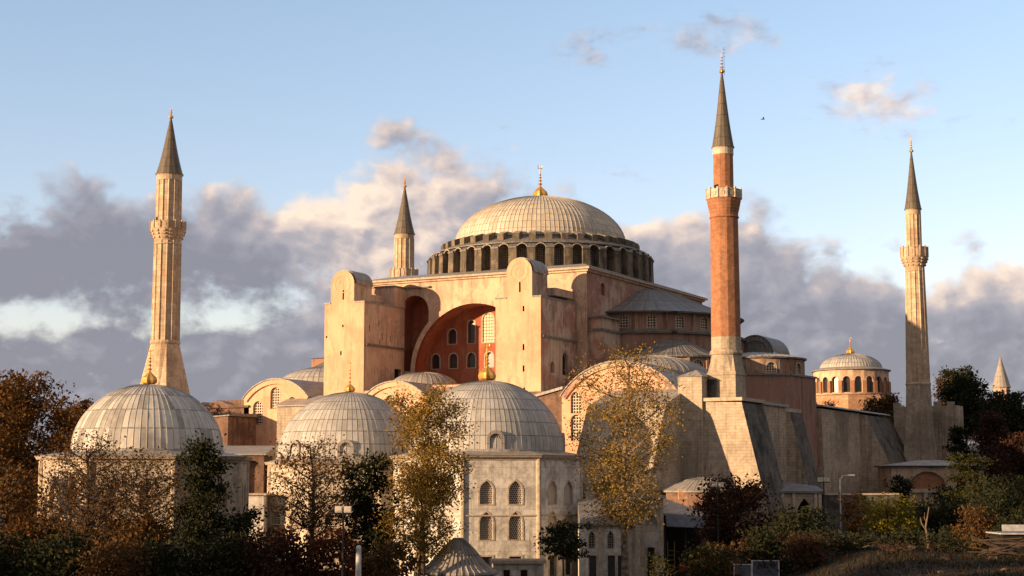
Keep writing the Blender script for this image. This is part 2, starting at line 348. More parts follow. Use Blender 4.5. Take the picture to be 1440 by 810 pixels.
    def ribdome(s,c,r,h,n,m,rows=9,rib=.09,a0=0,a1=2*PI,squash=(1,1),prof=None,rings=18,flare=0):
        """lead dome with rolled seams standing proud of the sheets"""
        c=Vector(c)
        if prof is None:
            prof=[]
            for j in range(rings+1):
                q=j/rings*PI/2; prof.append((r*math.cos(q),h*math.sin(q)))
        J=len(prof); w=.11/ n*2*PI* .9
        w=min(w, .22*(a1-a0)/n)
        def P(a,j,off):
            rr,z=prof[j]
            if 0<j<J-1: t=Vector((prof[j+1][0]-prof[j-1][0],prof[j+1][1]-prof[j-1][1]))
            elif j==0: t=Vector((prof[1][0]-prof[0][0],prof[1][1]-prof[0][1]))
            else: t=Vector((prof[-1][0]-prof[-2][0],prof[-1][1]-prof[-2][1]))
            t.normalize(); nn=Vector((t.y,-t.x)); rr2=max(0,rr+nn.x*off); z2=z+nn.y*off
            return Vector((c.x+math.cos(a)*rr2*squash[0],c.y+math.sin(a)*rr2*squash[1],c.z+z2))
        da=(a1-a0)/n
        for j in range(J-1):
            v0,v1=j/(J-1)*rows,(j+1)/(J-1)*rows
            fade0=min(1,prof[j][0]/(r*.12)); fade1=min(1,prof[j+1][0]/(r*.12))
            for k in range(n):
                a=a0+da*k; ws=w
                A=[a+ws,a+da-ws,a+da,a+da+ws]
                ofs=[0,0,rib,0]; us=[k+.06,k+.94,k+1.0,k+1.06]
                for i in range(3):
                    pts=[P(A[i],j,ofs[i]*fade0),P(A[i+1],j,ofs[i+1]*fade0),P(A[i+1],j+1,ofs[i+1]*fade1),P(A[i],j+1,ofs[i]*fade1)]
                    uv=[(us[i],v0),(us[i+1],v0),(us[i+1],v1),(us[i],v1)]
                    if prof[j+1][0]<1e-6: pts=pts[:3]; uv=uv[:3]
                    s.poly(pts,m,uv,i==0 and False)
    def tube(s,pts,rad,m,n=6,uvk=1):
        """tapered tube along pts"""
        pts=[Vector(p) for p in pts]; rings=[]
        for i,p in enumerate(pts):
            d=(pts[min(i+1,len(pts)-1)]-pts[max(i-1,0)]).normalized()
            a=Vector((1,0,0)) if abs(d.x)<.8 else Vector((0,1,0)); e=d.cross(a).normalized(); f=d.cross(e)
            rings.append([p+(e*math.cos(2*PI*k/n)+f*math.sin(2*PI*k/n))*rad[i] for k in range(n)])
        for A,B in zip(rings,rings[1:]):
            for k in range(n): s.poly([A[k],A[(k+1)%n],B[(k+1)%n],B[k]],m,None,True)
        s.poly(rings[0][::-1],m); s.poly(rings[-1],m)
    def build(s,name,parent=None,loc=None):
        off=loc if loc is not None else wloc(parent)
        me=bpy.data.meshes.new(name)
        me.from_pydata([tuple(p-off) for p in s.v],[],s.f)
        ul=me.uv_layers.new(name='UVMap'); ul.data.foreach_set('uv',[c for f in s.uv for q in f for c in q])
        for m in s.mats: me.materials.append(MATS[m])
        me.polygons.foreach_set('material_index',s.mi); me.polygons.foreach_set('use_smooth',s.sm)
        me.update()
        o=bpy.data.objects.new(name,me); COL.objects.link(o)
        if parent: o.parent=parent
        elif loc is not None: o.location=loc
        return o
def wloc(o):
    v=Vector((0,0,0))
    while o is not None: v+=o.location; o=o.parent
    return v
def thing(name,label,cat,loc,group=None):
    o=bpy.data.objects.new(name,None); COL.objects.link(o); o.location=loc; o.empty_display_size=1
    o['label']=label; o['category']=cat
    if group: o['group']=group
    return o
def tag(o,label,cat,group=None):
    o['label']=label; o['category']=cat
    if group: o['group']=group
    return o
def struct(o,kind='structure'): o['kind']=kind; return o
X_=Vector((1,0,0)); Y_=Vector((0,1,0)); Z_=Vector((0,0,1))
def at(px,D,z=0):                      # ground point at picture column px and distance D along the view
    L=(px-720)/FPX*D; p=CAM+RD*L+VD*D; return Vector((p.x,p.y,z))
def LD(x,y): q=Vector((x-CAM.x,y-CAM.y,0)); return q.dot(RD),q.dot(VD)
def sstep(x,a,b): t=min(1,max(0,(x-a)/(b-a))); return t*t*(3-2*t)
def gz(x,y):
    L,D=LD(x,y)
    z=-2+6.3*sstep(D,80,150)*sstep(L,13,33)
    z+=5*sstep(D,238,280)*sstep(L,25,60)+13*sstep(D,280,520)*sstep(L,20,60)
    z+=4*sstep(D,205,250)*(1-sstep(L,13,33))
    z+=.35*math.sin(x*.21)*math.cos(y*.17)*sstep(L,13,33)
    return z
def rect(x0,x1,y0,y1): return [(x0,y0),(x1,y0),(x1,y1),(x0,y1)]
def arch(cx,z0,zs,r,n=12,rise=None):     # round-headed opening, CCW
    rise=r if rise is None else rise
    return [(cx-r,z0),(cx+r,z0)]+[(cx+r*math.cos(PI*k/n),zs+rise*math.sin(PI*k/n)) for k in range(n+1)]
def ogee(cx,z0,zs,w,h):                   # pointed opening
    return [(cx-w,z0),(cx+w,z0),(cx+w,zs),(cx+w*.86,zs+h*.38),(cx+w*.5,zs+h*.72),(cx,zs+h),(cx-w*.5,zs+h*.72),(cx-w*.86,zs+h*.38),(cx-w,zs)]
def gold_finial(parent,c,s,slim=False,h=None):
    """gilded alem: ribbed bulb, knops and a crescent"""
    b=MB(); c=Vector(c)
    n=16
    prof=[(.55,0),(.62,.1),(1.0,.35),(1.08,.7),(.95,1.1),(.6,1.45),(.3,1.75),(.16,2.0)] if not slim else [(.5,0),(.35,.2),(.2,.6),(.14,2.0)]
    prof=[(r*s,z*s) for r,z in prof]
    H=(h or 5.5*s); z=2.0*s
    ks=[(.34,.0),(.28,.22),(.24,.42),(.2,.6)] if s>.4 else [(.75,.0),(.6,.22),(.5,.42),(.42,.6)]; thin=.1 if s>.4 else .22
    for kr,kp in ks:
        zc=2.3*s+(H-3.0*s)*kp; prof+=[(thin*s,zc-.32*s*kr*2),(kr*s,zc),(thin*s,zc+.32*s*kr*2)]
    prof+=[(thin*.7*s,H*.86),(.0,H)]
    prof=sorted(prof,key=lambda q:q[1])
    for j in range(len(prof)-1):
        for k in range(n):
            def P(kk,jj):
                a=2*PI*kk/n; r=prof[jj][0]*(1+.09*(1 if kk%2 else -1)*(jj<7)); return c+Vector((math.cos(a)*r,math.sin(a)*r,prof[jj][1]))
            pts=[P(k,j),P(k+1,j),P(k+1,j+1),P(k,j+1)]
            if prof[j+1][0]<1e-6: pts=pts[:3]
            b.poly(pts,'gold',None,True)
    # crescent, open upwards
    q=[]; rr=.34*s; zc=H*.93
    for k in range(9):
        a=PI*.62+ (2*PI-PI*.24*2+.5)*k/8+.0
        a=PI/2+.45+(2*PI-.9)*k/8
        q.append(c+RD*(math.cos(a)*rr)+Vector((0,0,zc+math.sin(a)*rr)))
    b.tube(q,[.02*s,.05*s,.07*s,.09*s,.1*s,.09*s,.07*s,.05*s,.02*s],'gold',5)
    return b.build('finial',parent)
def window(parent,O,U,N,out,m,inset=.35,frame=None,fw=.14,name='window',proud=.05):
    """glazed or latticed opening filling outline `out` (2-D in U,Z at O), set back by inset; frame stands proud of the wall"""
    O,U,N=map(Vector,(O,U,N)); b=MB()
    pts=[O+U*a+Z_*c-N*inset for a,c in out]; b.tri(pts,[],m)
    w=b.build(name,parent)
    if frame:
        cx=sum(a for a,_ in out)/len(out); cz=sum(c for _,c in out)/len(out)
        lo=min(c for _,c in out); hi=max(c for _,c in out); wd=max(a for a,_ in out)-min(a for a,_ in out)
        xm=(max(a for a,_ in out)+min(a for a,_ in out))/2
        kx=1+2*fw/wd; kz=1+fw/(hi-lo)
        big=[(xm+(a-xm)*kx,lo-fw*.6+(c-lo)*(kz+.6*fw/(hi-lo))) for a,c in out]
        f=MB(); A=[O+U*a+Z_*c+N*proud for a,c in big]; I=[O+U*a+Z_*c+N*proud for a,c in out]
        f.tri(A,[I],frame); n=len(A)
        for k in range(n):
            f.poly([A[(k+1)%n],A[k],A[k]-N*proud,A[(k+1)%n]-N*proud],frame)
            f.poly([I[k],I[(k+1)%n],I[(k+1)%n]-N*(proud+.1),I[k]-N*(proud+.1)],frame)
        f.build('frame',w)
    return w

# ================================================================== ground
def ground():
    b=MB()
    Ls=[-6000,-2500,-1000,-500,-300]+list(range(-200,0,20))+list(range(0,120,4))+[120,140,170,210,280,400,700,1300,3000,6000]
    Ds=[-3000,-800,-200,-50,0,30,60]+list(range(80,260,4))+[260,270,280,300,320,350,400,450,520,620,900,1500,3000,7000]
    def P(L,D):
        p=CAM+RD*L+VD*D; return Vector((p.x,p.y,gz(p.x,p.y)))
    for i in range(len(Ls)-1):
        for j in range(len(Ds)-1):
            b.poly([P(Ls[i],Ds[j]),P(Ls[i+1],Ds[j]),P(Ls[i+1],Ds[j+1]),P(Ls[i],Ds[j+1])],'ground',None,True)
    return b.build('ground')
m,t,b=mat('ground',.95); g=geo(t)
n=t.noise(g,.12,7,.65); n2=t.noise(g,1.3,6,.65)
c=t.mix(t.ss(n,.4,.6),(.02,.022,.010),(.055,.042,.030)); c=t.mix(t.ss(n2,.42,.62),c,(.014,.017,.008))
t.l.new(c,b.inputs['Base Color']); bump(t,b,t.m('ADD',n2,t.noise(g,5,4)),.9,.4)
struct(ground())

# ================================================================== the great mosque
mosque=thing('mosque','huge pink-plastered domed mosque with giant arch, buttresses and grey lead roofs','mosque',(0,0,3))

# --- square base under the dome
def base_block():
    b=MB(); n=14
    ac=(.5,27.8); AR=10.6
    archh=[(ac[0]-AR,25.2),(ac[0]+AR,25.2)]+[(ac[0]+AR*math.cos(PI*k/28),ac[1]+AR*math.sin(PI*k/28)) for k in range(29)]
    # tall niche left of the arch; its lower right edge follows the arch band
    OR=11.55; nc=(-10.35,37.6); nr=2.65
    niche=[(-13,28.2)]
    xs=-7.72; zs=ac[1]+math.sqrt(OR**2-(xs-ac[0])**2)
    a0=math.atan2(28.2-ac[1],-math.sqrt(OR**2-.16)); a1=math.atan2(zs-ac[1],xs-ac[0])
    for k in range(9):
        a=PI-.03+(a1-(PI-.03))*k/8; niche.append((ac[0]+OR*math.cos(a),ac[1]+OR*math.sin(a)))
    niche+=[(nc[0]+nr*math.cos(PI*k/12),nc[1]+nr*math.sin(PI*k/12)) for k in range(0,13)]
    mir=[(2*ac[0]-x,z) for x,z in niche][::-1]
    for sgn in (1,-1):     # south and north faces
        N=Vector((0,-sgn,0)); U=Vector((sgn,0,0)); O=Vector((0,-24*sgn,0))
        out=rect(-20,20,20,42.3)
        b.plate(O,U,Z_,N,out,[archh,niche,mir],4.0,'plaster_cream','plaster_red')
        for q in (niche,mir): b.tri([O+U*a+Z_*c-N*3.6 for a,c in q],[],'plaster_red')
        # raised band of the arch
        ring=[(ac[0]+OR*.985*math.cos(PI*k/28),ac[1]+OR*.985*math.sin(PI*k/28)) for k in range(29)]
        inner=[(ac[0]+AR*math.cos(PI*k/28),ac[1]+AR*math.sin(PI*k/28)) for k in range(29)]
        for k in range(28):
            P=lambda q,o: O+U*q[0]+Z_*q[1]+N*o
            b.poly([P(inner[k],.22),P(ring[k],.22),P(ring[k+1],.22),P(inner[k+1],.22)],'plaster_cream')
            b.poly([P(ring[k+1],.22),P(ring[k],.22),P(ring[k],0),P(ring[k+1],0)],'plaster_cream')
            b.poly([P(inner[k],.22),P(inner[k+1],.22),P(inner[k+1],-.4),P(inner[k],-.4)],'plaster_red')
    # east and west faces
    for sx in (1,-1):
        N=Vector((sx,0,0)); U=Vector((0,sx,0)); O=Vector((20*sx,0,0))
        h=arch(-18.2*1,39.2,40.4,.75) if sx==1 else arch(18.2,39.2,40.4,.75)
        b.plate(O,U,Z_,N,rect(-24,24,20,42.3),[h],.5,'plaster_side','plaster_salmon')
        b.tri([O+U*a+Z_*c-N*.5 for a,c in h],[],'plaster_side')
    o=b.build('base_block',mosque)
    return o,ac,AR,archh
base,ac,AR,archh=base_block()
# tympanum walls (south and north)
def tympanum(sgn):
    N=Vector((0,-sgn,0)); U=Vector((sgn,0,0)); O=Vector((0,-20*sgn,0)); b=MB(); holes=[]; ws=[]
    for k in range(-3,4):
        q=arch(1.1+3.27*k,28.7,30.3,.72); 
        if abs(1.1+3.27*k-ac[0])<9.6: holes.append(q); ws.append((q,'glass_dark'))
    for k in range(-2,3):
        w={0:1.0,1:.62,2:.74}[abs(k)]; zt={0:36.2,1:35.6,2:34.2}[abs(k)]
        q=arch(.9+3.05*k+(-.45 if k==-2 else 0)+(.3 if k==2 else 0),32.6,zt,w); holes.append(q); ws.append((q,'pane_sunglint' if k==0 else 'glass_dark'))
    out=[(x,z) for x,z in archh]
    b.plate(O,U,Z_,N,out,holes,.45,'plaster_red','plaster_red')
    # string course
    b.box(-9.6,10.6,-20*sgn-(.25 if sgn>0 else 0),-20*sgn+(.25 if sgn<0 else 0),25.9,26.25,'stone_trim')
    w=b.build('tympanum_wall',mosque)
    for q,mm in ws: window(w,O,U,N,q,mm,.1 if mm=='pane_sunglint' else .4,'stone_trim',.2)
    return w
tympanum(1); tympanum(-1)
# cornice and roof over the square base
b=MB()
for z0,z1,e in ((42.3,42.62,.35),(42.62,42.95,.75)):
    b.box(-20-e,20+e,-24-e,24+e,z0,z1,'plaster_cream' if e<.5 else 'stone_trim')
b.build('cornice',mosque)
b=MB()
A=[(-20.8,-24.8,42.96),(20.8,-24.8,42.96),(20.8,24.8,42.96),(-20.8,24.8,42.96)]
B=[(-17,-18.5,44.3),(17,-18.5,44.3),(17,18.5,44.3),(-17,18.5,44.3)]
b.prism(A,B,'lead'); b.build('roof',mosque)
# --- drum with forty windows and forty piers
def drum():
    n=40; b=MB(); Rw=17.9; z0,z1=43.6,48.7; ws=[]
    hw=Rw*math.tan(PI/n)
    for k in range(n):
        a=2*PI*k/n; N=Vector((math.cos(a),math.sin(a),0)); U=Vector((-N.y,N.x,0)); O=N*Rw
        h=arch(0,44.7,47.35,.62,8)
        b.plate(O,U,Z_,N,rect(-hw,hw,z0,z1),[h],.5,'drum_stone','drum_stone'); ws.append((O,U,N,h,a))
    d=b.build('drum',mosque)
    for O,U,N,h,a in ws: window(d,O,U,N,h,'grille_fine' if 1 else '',.42)
    for k in range(n):
        a=2*PI*(k+.5)/n; N=Vector((math.cos(a),math.sin(a),0)); U=Vector((-N.y,N.x,0)); p=MB()
        # pier: deep fin with sloping lead top and a small upper block against the dome
        w=.66
        def ring(r,z,ww): return [N*r-U*ww+Z_*z,N*r+U*ww+Z_*z]
        pr=[(17.4,43.5),(19.25,43.5),(19.15,47.6),(19.3,47.6),(19.3,47.85),(17.4,48.7)]
        for s_ in (1,):
            L=[N*r-U*w+Z_*z for r,z in pr]; Rr=[N*r+U*w+Z_*z for r,z in pr]
            p.tri(L,[],'drum_stone'); p.tri(Rr[::-1],[],'drum_stone')
            for i in range(len(pr)):
                j=(i+1)%len(pr); p.poly([L[i],Rr[i],Rr[j],L[j]][::-1] if 0 else [L[j],L[i],Rr[i],Rr[j]],'lead_dark' if i>=3 else 'drum_stone')
        pr=[(14.9,49.0),(16.9,49.0),(16.9,50.35),(14.9,51.0)]
        L=[N*r-U*.55+Z_*z for r,z in pr]; Rr=[N*r+U*.55+Z_*z for r,z in pr]
        p.tri(L,[],'drum_stone'); p.tri(Rr[::-1],[],'drum_stone')
        for i in range(4):
            j=(i+1)%4; p.poly([L[j],L[i],Rr[i],Rr[j]],'lead' if i==2 else 'drum_stone')
        p.build('pier',d)
    r=MB()
    # lead skirt between piers and dome, with little barrel hoods over the windows
    r.lathe((0,0,0),[(18.3,48.55),(18.3,48.75),(14.6,50.2),(14.4,50.75)],80,'lead_dark')
    for k in range(n):
        a=2*PI*k/n; N=Vector((math.cos(a),math.sin(a),0)); U=Vector((-N.y,N.x,0))
        for i in range(8):
            t0,t1=PI*i/8,PI*(i+1)/8
            def Q(t,rr,rad): return N*rr+U*(math.cos(t)*rad)+Z_*(47.45+math.sin(t)*rad)
            for R0,R1,rad in ((17.2,18.95,.98),):
                r.poly([Q(t1,R0,rad),Q(t0,R0,rad),Q(t0,R1,rad),Q(t1,R1,rad)],'lead')
                r.poly([Q(t1,R1,rad),Q(t0,R1,rad),Q(t0,R1,rad-.12),Q(t1,R1,rad-.12)],'stone_trim')
    r.build('drum_roof',d)
drum()
b=MB(); b.ribdome((0,0,50.4),14.6,8.5,120,'lead_great',rows=11,rib=.065)
dome=b.build('dome',mosque); gold_finial(dome,(0,0,58.75),1.12,h=6.0)

# --- great buttress towers beside the arches
def tower(x0,x1,ztop,tx0,tx1,slits,sgn,name='buttress_tower',eastmat='plaster_side'):
    """sgn=1: south side, sgn=-1: north side (mirrored in Y)"""
    yf=-36*sgn; N=Vector((0,-sgn,0)); U=Vector((sgn,0,0)) ; b=MB()
    xa,xb=(x0,x1) if sgn>0 else (-x1,-x0)
    txa,txb=(tx0,tx1) if sgn>0 else (-tx1,-tx0)
    O=Vector((0,yf,0)); tr=(txb-txa)/2; tc=(txa+txb)/2
    out=[(xa,14),(xb,14),(xb,ztop),(txb,ztop),(txb,41.1)]+[(tc+tr*math.cos(PI*k/14),41.1+tr*math.sin(PI*k/14)) for k in range(1,14)]+[(txa,41.1),(txa,ztop),(xa,ztop)]
    holes=[rect(cx-.14,cx+.14,cz-h,cz+h) for cx,cz,h in slits]
    b.plate(O,U,Z_,N,out,holes,.9,'plaster_pink','dark_interior')
    for h in holes: b.tri([O+U*a+Z_*c-N*.6 for a,c in h],[],'dark_interior')
    # relief disc on the gable
    for r0,r1,o in ((1.3,1.42,.035),(.6,.68,.03)):
        for k in range(24):
            P=lambda a,r,of: O+U*(tc+r*math.cos(a))+Z_*(41.1+r*math.sin(a))+N*of
            a,c=2*PI*k/24,2*PI*(k+1)/24
            b.poly([P(a,r0,o),P(a,r1,o),P(c,r1,o),P(c,r0,o)],'plaster_pink'); b.poly([P(c,r1,o),P(a,r1,o),P(a,r1,0),P(c,r1,0)],'plaster_pink')
            b.poly([P(a,r0,o),P(c,r0,o),P(c,r0,0),P(a,r0,0)],'plaster_pink')
    yb=-24.3*sgn
    ya,yc=min(yf,yb),max(yf,yb)
    # sides
    em=eastmat
    for X,nx in ((x0,-1),(x1,1)):
        o2=Vector((X,0,0)); NN=Vector((nx,0,0)); UU=Vector((0,nx,0))
        lo,hi=(ya*nx,yc*nx) if nx>0 else (-yc,-ya)
        hs=[]
        if nx>0 and sgn>0:
            if x0<0: hs=[rect(-27.2,-25.2,25.6,28.4)]+[rect(y-.13,y+.13,z-.5,z+.5) for y,z in ((-31.8,35.2),(-34.5,34.2),(-30.8,33.1),(-28.4,33.0),(-31.5,30.4 if 0 else 32.2))]
            else: hs=[arch(-28.0,26.4,28.8,.95),arch(-32.2,26.5,27.6,.6)]+[rect(y-.13,y+.13,z-.5,z+.5) for y,z in ((-33,36),(-28.5,34.5),(-29.3,33))]
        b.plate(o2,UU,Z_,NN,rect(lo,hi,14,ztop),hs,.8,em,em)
        for h in hs: b.tri([o2+UU*a+Z_*c-NN*.55 for a,c in h],[],'dark_interior')
    b.box(x0+.01,x1-.01,ya+.02,yc-.02,ztop-.5,ztop-.02,em)
    # turret sides
    yt=-31*sgn
    t0,t1=min(yf,yt),max(yf,yt)
    for X,nx in ((tx0,-1),(tx1,1)):
        q=[(X,t0,ztop),(X,t1,ztop),(X,t1,41.1),(X,t0,41.1)]; b.poly(q if nx>0 else q[::-1],em)
    bk=[O-N*5+U*a+Z_*c for a,c in out[3:-1]]; b.tri(bk[::-1],[],em)
    o=b.build(name,mosque)
    rf=MB()   # lead over the turret and over the tower top
    seg=14; r2=tr+.14
    for k in range(seg):
        a,c=PI*k/seg,PI*(k+1)/seg
        P=lambda t,y,r: Vector(((tx0+tx1)/2+r*math.cos(t),y,41.1+r*math.sin(t)))
        y0r,y1r=(t0+.45,t1+.15) if sgn>0 else (t0-.15,t1-.45)
        rf.poly([P(a,y0r,r2),P(c,y0r,r2),P(c,y1r,r2),P(a,y1r,r2)][::-1],'lead')
        for yy,fl in ((y0r,0),(y1r,1)):
            q=[P(a,yy,tr-.05),P(a,yy,r2),P(c,yy,r2),P(c,yy,tr-.05)]
            rf.poly(q if fl==0 else q[::-1],'lead')
    for (ra,rb) in ((x0-.12,tx0-.02),(tx1+.02,x1+.12)):
        cp=MB(); cp.box(ra,rb,ya-.12,yc,ztop+.0,ztop+.22,'lead'); cp.build('coping',o)
    yq0,yq1=(yt+.02,yc) if sgn>0 else (ya,yt-.02)
    rf.box(tx0,tx1,yq0,yq1,ztop,ztop+.7,'lead')
    zb=31.5; cp=MB(); cp.box(x0-.28,x1+.28,ya+.3,yc,zb,zb+.3,'lead_dark'); cp.build('ledge',o)
    rf.build('roof',o)
    return o
tower(-19.3,-12.0,38.1,-18.2,-13.9,[(-15.9,39.4,.75),(-15.9,34.6,.2),(-16.2,30.4,.32),(-18.9,33,.15)],1,eastmat='plaster_cream')
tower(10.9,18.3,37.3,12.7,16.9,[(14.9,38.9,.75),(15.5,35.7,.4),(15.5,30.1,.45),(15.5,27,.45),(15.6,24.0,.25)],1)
tower(-19.3,-12.0,38.1,-18.2,-13.9,[(15.5,35.7,.4)],-1)
tower(10.9,18.3,37.3,12.7,16.9,[(-15.5,35.7,.4)],-1)
# low lead roof over the niche, and roof steps behind the turrets
b=MB(); b.box(-18.0,-12.05,-27.3,-24.02,38.12,41.35,'plaster_cream'); b.box(-18.2,-11.9,-27.5,-24.02,41.35,41.6,'lead_dark'); b.box(-11.9,-7.4,-24.45,-24.02,41.35,41.6,'lead_dark')
b.build('parapet',mosque); b=MB(); b.box(11,18.1,-30.8,-24.7,38.06,39.2,'plaster_side','lead'); b.build('parapet',mosque); b=MB(); b.box(-18.1,-14.0,-30.8,-27.32,38.86,39.9,'plaster_cream','lead')
b.build('parapet',mosque)

# --- great half domes on the east and west
def halfdome(sx):
    b=MB(); c=Vector((20*sx,0,0)); sq=(14.4,16.4)
    a0,a1=(-PI/2,PI/2) if sx>0 else (PI/2,PI*1.5); n=10
    def wall(f,z0,z1,m,wins,thick=.5,parent=mosque,name='half_dome_wall'):
        w=MB(); ws=[]
        for k in range(n):
            p0=c+Vector((math.cos(a0+(a1-a0)*k/n)*sq[0]*f,math.sin(a0+(a1-a0)*k/n)*sq[1]*f,0))
            p1=c+Vector((math.cos(a0+(a1-a0)*(k+1)/n)*sq[0]*f,math.sin(a0+(a1-a0)*(k+1)/n)*sq[1]*f,0))
            U=(p1-p0).normalized(); N=U.cross(Z_); L=(p1-p0).length; O=(p0+p1)/2
            hs=[arch(0,z0+.35,z0+1.75,.72)] if wins else []
            w.plate(O,U,Z_,N,rect(-L/2,L/2,z0,z1),hs,.4,m)
            for h in hs: ws.append((O,U,N,h))
            if wins:   # pilaster
                w.obox(O+U*L/2+N*.1,U,.5,.45,z0,z1,'plaster_grimy')
        o=w.build(name,parent)
        for O,U,N,h in ws: window(o,O,U,N,h,'grille_square',.3,'stone_trim',.12)
        return o
    o=wall(.965,33.9,36.7,'plaster_salmon',True)
    o2=wall(1.04,24,33.5,'plaster_salmon',False,name='apse_body')
    r=MB()
    # ledge between the two
    r.lathe(c,[(1.07,33.3),(1.08,33.65),(.95,34.1)],n,'lead_dark',a0,a1,squash=sq)
    # bell-curved lead roof
    prof=[(1.05,36.6),(1.05,36.8),(.86,37.7),(.66,38.9),(.46,40.2),(.28,41.3),(.12,41.9),(0,42.1)]
    r2=MB(); r2.lathe(c,[(1.04,36.55),(1.055,36.8)],n,'lead_dark',a0,a1,squash=sq)
    r2.ribdome(c,1.0*1.04,1,70,'lead_dark',rows=6,rib=.006,a0=a0,a1=a1,squash=sq,prof=[(x*1.0,z) for x,z in prof[1:]])
    r2.build('half_dome_roof',o); r.build('ledge',o2)
halfdome(1); halfdome(-1)
# ledge returning onto the pier at the south-east corner
b=MB(); b.box(20,22.4,-23.6,-17,22,33.2,'plaster_side'); b.box(20,22.7,-23.9,-16.9,33.2,33.55,'lead_dark'); b.box(20,22.2,-23.4,-17,33.55,35.2,'plaster_side'); b.box(20,22.6,-23.7,-17,35.2,35.5,'lead_dark')
b.build('corner_pier',mosque)
# exedrae
def exedra(cx,cy,r,a0,a1):
    c=Vector((cx,cy,0)); n=8; w=MB(); ws=[]
    for k in range(n):
        A=a0+(a1-a0)*k/n; B=a0+(a1-a0)*(k+1)/n
        p0=c+Vector((math.cos(A)*r,math.sin(A)*r,0)); p1=c+Vector((math.cos(B)*r,math.sin(B)*r,0))
        U=(p1-p0).normalized(); N=U.cross(Z_); L=(p1-p0).length; O=(p0+p1)/2
        hs=[arch(0,25.8,27.9,.85)] if k%2==0 or 1 else []
        hs=hs if k%2==1 else []
        w.plate(O,U,Z_,N,rect(-L/2,L/2,22,29.2),hs,.4,'plaster_grimy')
        for h in hs: ws.append((O,U,N,h))
        w.obox(O+U*L/2+N*.08,U,.4,.35,24,29.2,'plaster_grimy')
    o=w.build('exedra',mosque)
    for O,U,N,h in ws: window(o,O,U,N,h,'grille_square',.3,'stone_trim',.15)
    rf=MB(); rf.ribdome(c,r+.4,1,34,'lead_dark',rows=4,rib=.05,a0=a0,a1=a1,prof=[(r+.4,29.15),(r+.4,29.4),(r*.8,30.0),(r*.5,31.2),(r*.25,32.1),(0,32.5)])
    rf.build('exedra_roof',o)
exedra(29.5,-13,8.0,R(-165),R(15)); exedra(29.5,13,8.0,R(-15),R(165)); exedra(-29.5,-13,8,R(165),R(345)); exedra(-29.5,13,8,R(15),R(195))

# --- gallery storey: the big lower body
b=MB()
b.box(-38,38,-36.9,36,-3,23.6,'brick_wall','lead')
b.box(38,46,9,36,3,22.2,'stone_tan','lead'); b.box(38,49.8,-36,-14,3,21.2,'stone_tan','lead')
b.box(20,38,-33,33,23.6,24.2,'plaster_salmon','lead')
b.build('gallery_body',mosque)
b=MB()   # roof slope at the foot of the south tympanum
b.prism([(-12,-36.6,23.65),(11,-36.6,23.65),(11,-20.1,23.65),(-12,-20.1,23.65)],[(-12,-35.8,24.5),(11,-35.8,24.5),(11,-20.1,25.7),(-12,-20.1,25.7)],'plaster_cream','lead')
b.box(1,11,-37.3,-36.7,22,24.9,'plaster_cream','lead')
for k in range(9): b.box(1.5+k*1.02,2.1+k*1.02,-37.42,-37.3,23.9,24.6,'plaster_salmon')
b.build('terrace_roof',mosque)
b=MB(); b.box(-46.9,-40,0,12,3,33,'plaster_salmon'); b.prism([(-47.2,-.3,33),(-39.6,-.3,33),(-39.6,12.3,33),(-47.2,12.3,33)],[(-47.2,5.7,33.9),(-39.6,5.7,34.3),(-39.6,6.3,34.3),(-47.2,6.3,33.9)],'lead'); b.build('west_block',mosque)

def lunette(x0,x1,zs,za,y0,y1,wins,zb,m,mroof='lead',name='vaulted_bay',mark='stone_trim',n=16,jamb=None):
    """barrel-vaulted bay whose arched gable faces south"""
    b=MB(); cx=(x0+x1)/2; hw=(x1-x0)/2; h=za-zs; rr=(hw*hw+h*h)/(2*h); zc=za-rr; t0=math.asin(hw/rr)
    arc=[(cx+rr*math.sin(t0-2*t0*k/n),zc+rr*math.cos(t0-2*t0*k/n)) for k in range(n+1)]
    out=[(x0,zb),(x1,zb)]+arc; O=Vector((0,y0,0)); N=Vector((0,-1,0))
    b.plate(O,X_,Z_,N,out,[w for w,_ in wins],.5,m)
    # raised archivolt
    for k in range(n):
        f=lambda q,s_,o: Vector((cx+(q[0]-cx)*s_,y0-o,zc+(q[1]-zc)*s_))
        A,B=arc[k],arc[k+1]; s1=(rr-.75)/rr
        b.poly([f(A,1,.3),f(B,1,.3),f(B,s1,.3),f(A,s1,.3)],'plaster_pink' if jamb is None else jamb)
        b.poly([f(A,s1,.3),f(B,s1,.3),f(B,s1,0),f(A,s1,0)],m)
    for X,nx in ((x0,-1),(x1,1)):
        q=[(X,y0,zb),(X,y1,zb),(X,y1,zs),(X,y0,zs)]; b.poly(q if nx>0 else q[::-1],m)
    o=b.build(name,mosque)
    for w,mm in wins: window(o,O,X_,N,w,mm,.35)
    r=MB(); L=0
    for k in range(n):
        A,B=arc[k],arc[k+1]; s2=(rr+.16)/rr; g=lambda q: (cx+(q[0]-cx)*s2,zc+(q[1]-zc)*s2)
        A,B=g(A),g(B); d=math.hypot(B[0]-A[0],B[1]-A[1])
        r.poly([(A[0],y0-.45,A[1]),(A[0],y1,A[1]),(B[0],y1,B[1]),(B[0],y0-.45,B[1])],mroof,[(y0,L),(y1,L),(y1,L+d),(y0,L+d)])
        r.poly([(A[0],y0-.45,A[1]),(B[0],y0-.45,B[1]),(B[0],y0-.45,B[1]-.2),(A[0],y0-.45,A[1]-.2)],mroof)
        L+=d
    r.build('vault_roof',o)
    return o
lunette(-33,-20.6,23.6,26.6,-38,-19,[(arch(-27,22.0,24.4,.95),'grille_square'),(arch(-30.3,19.6,22.3,.95),'grille_square'),(arch(-23.8,20.6,22.9,.85),'grille_square')],-3,'plaster_pink')
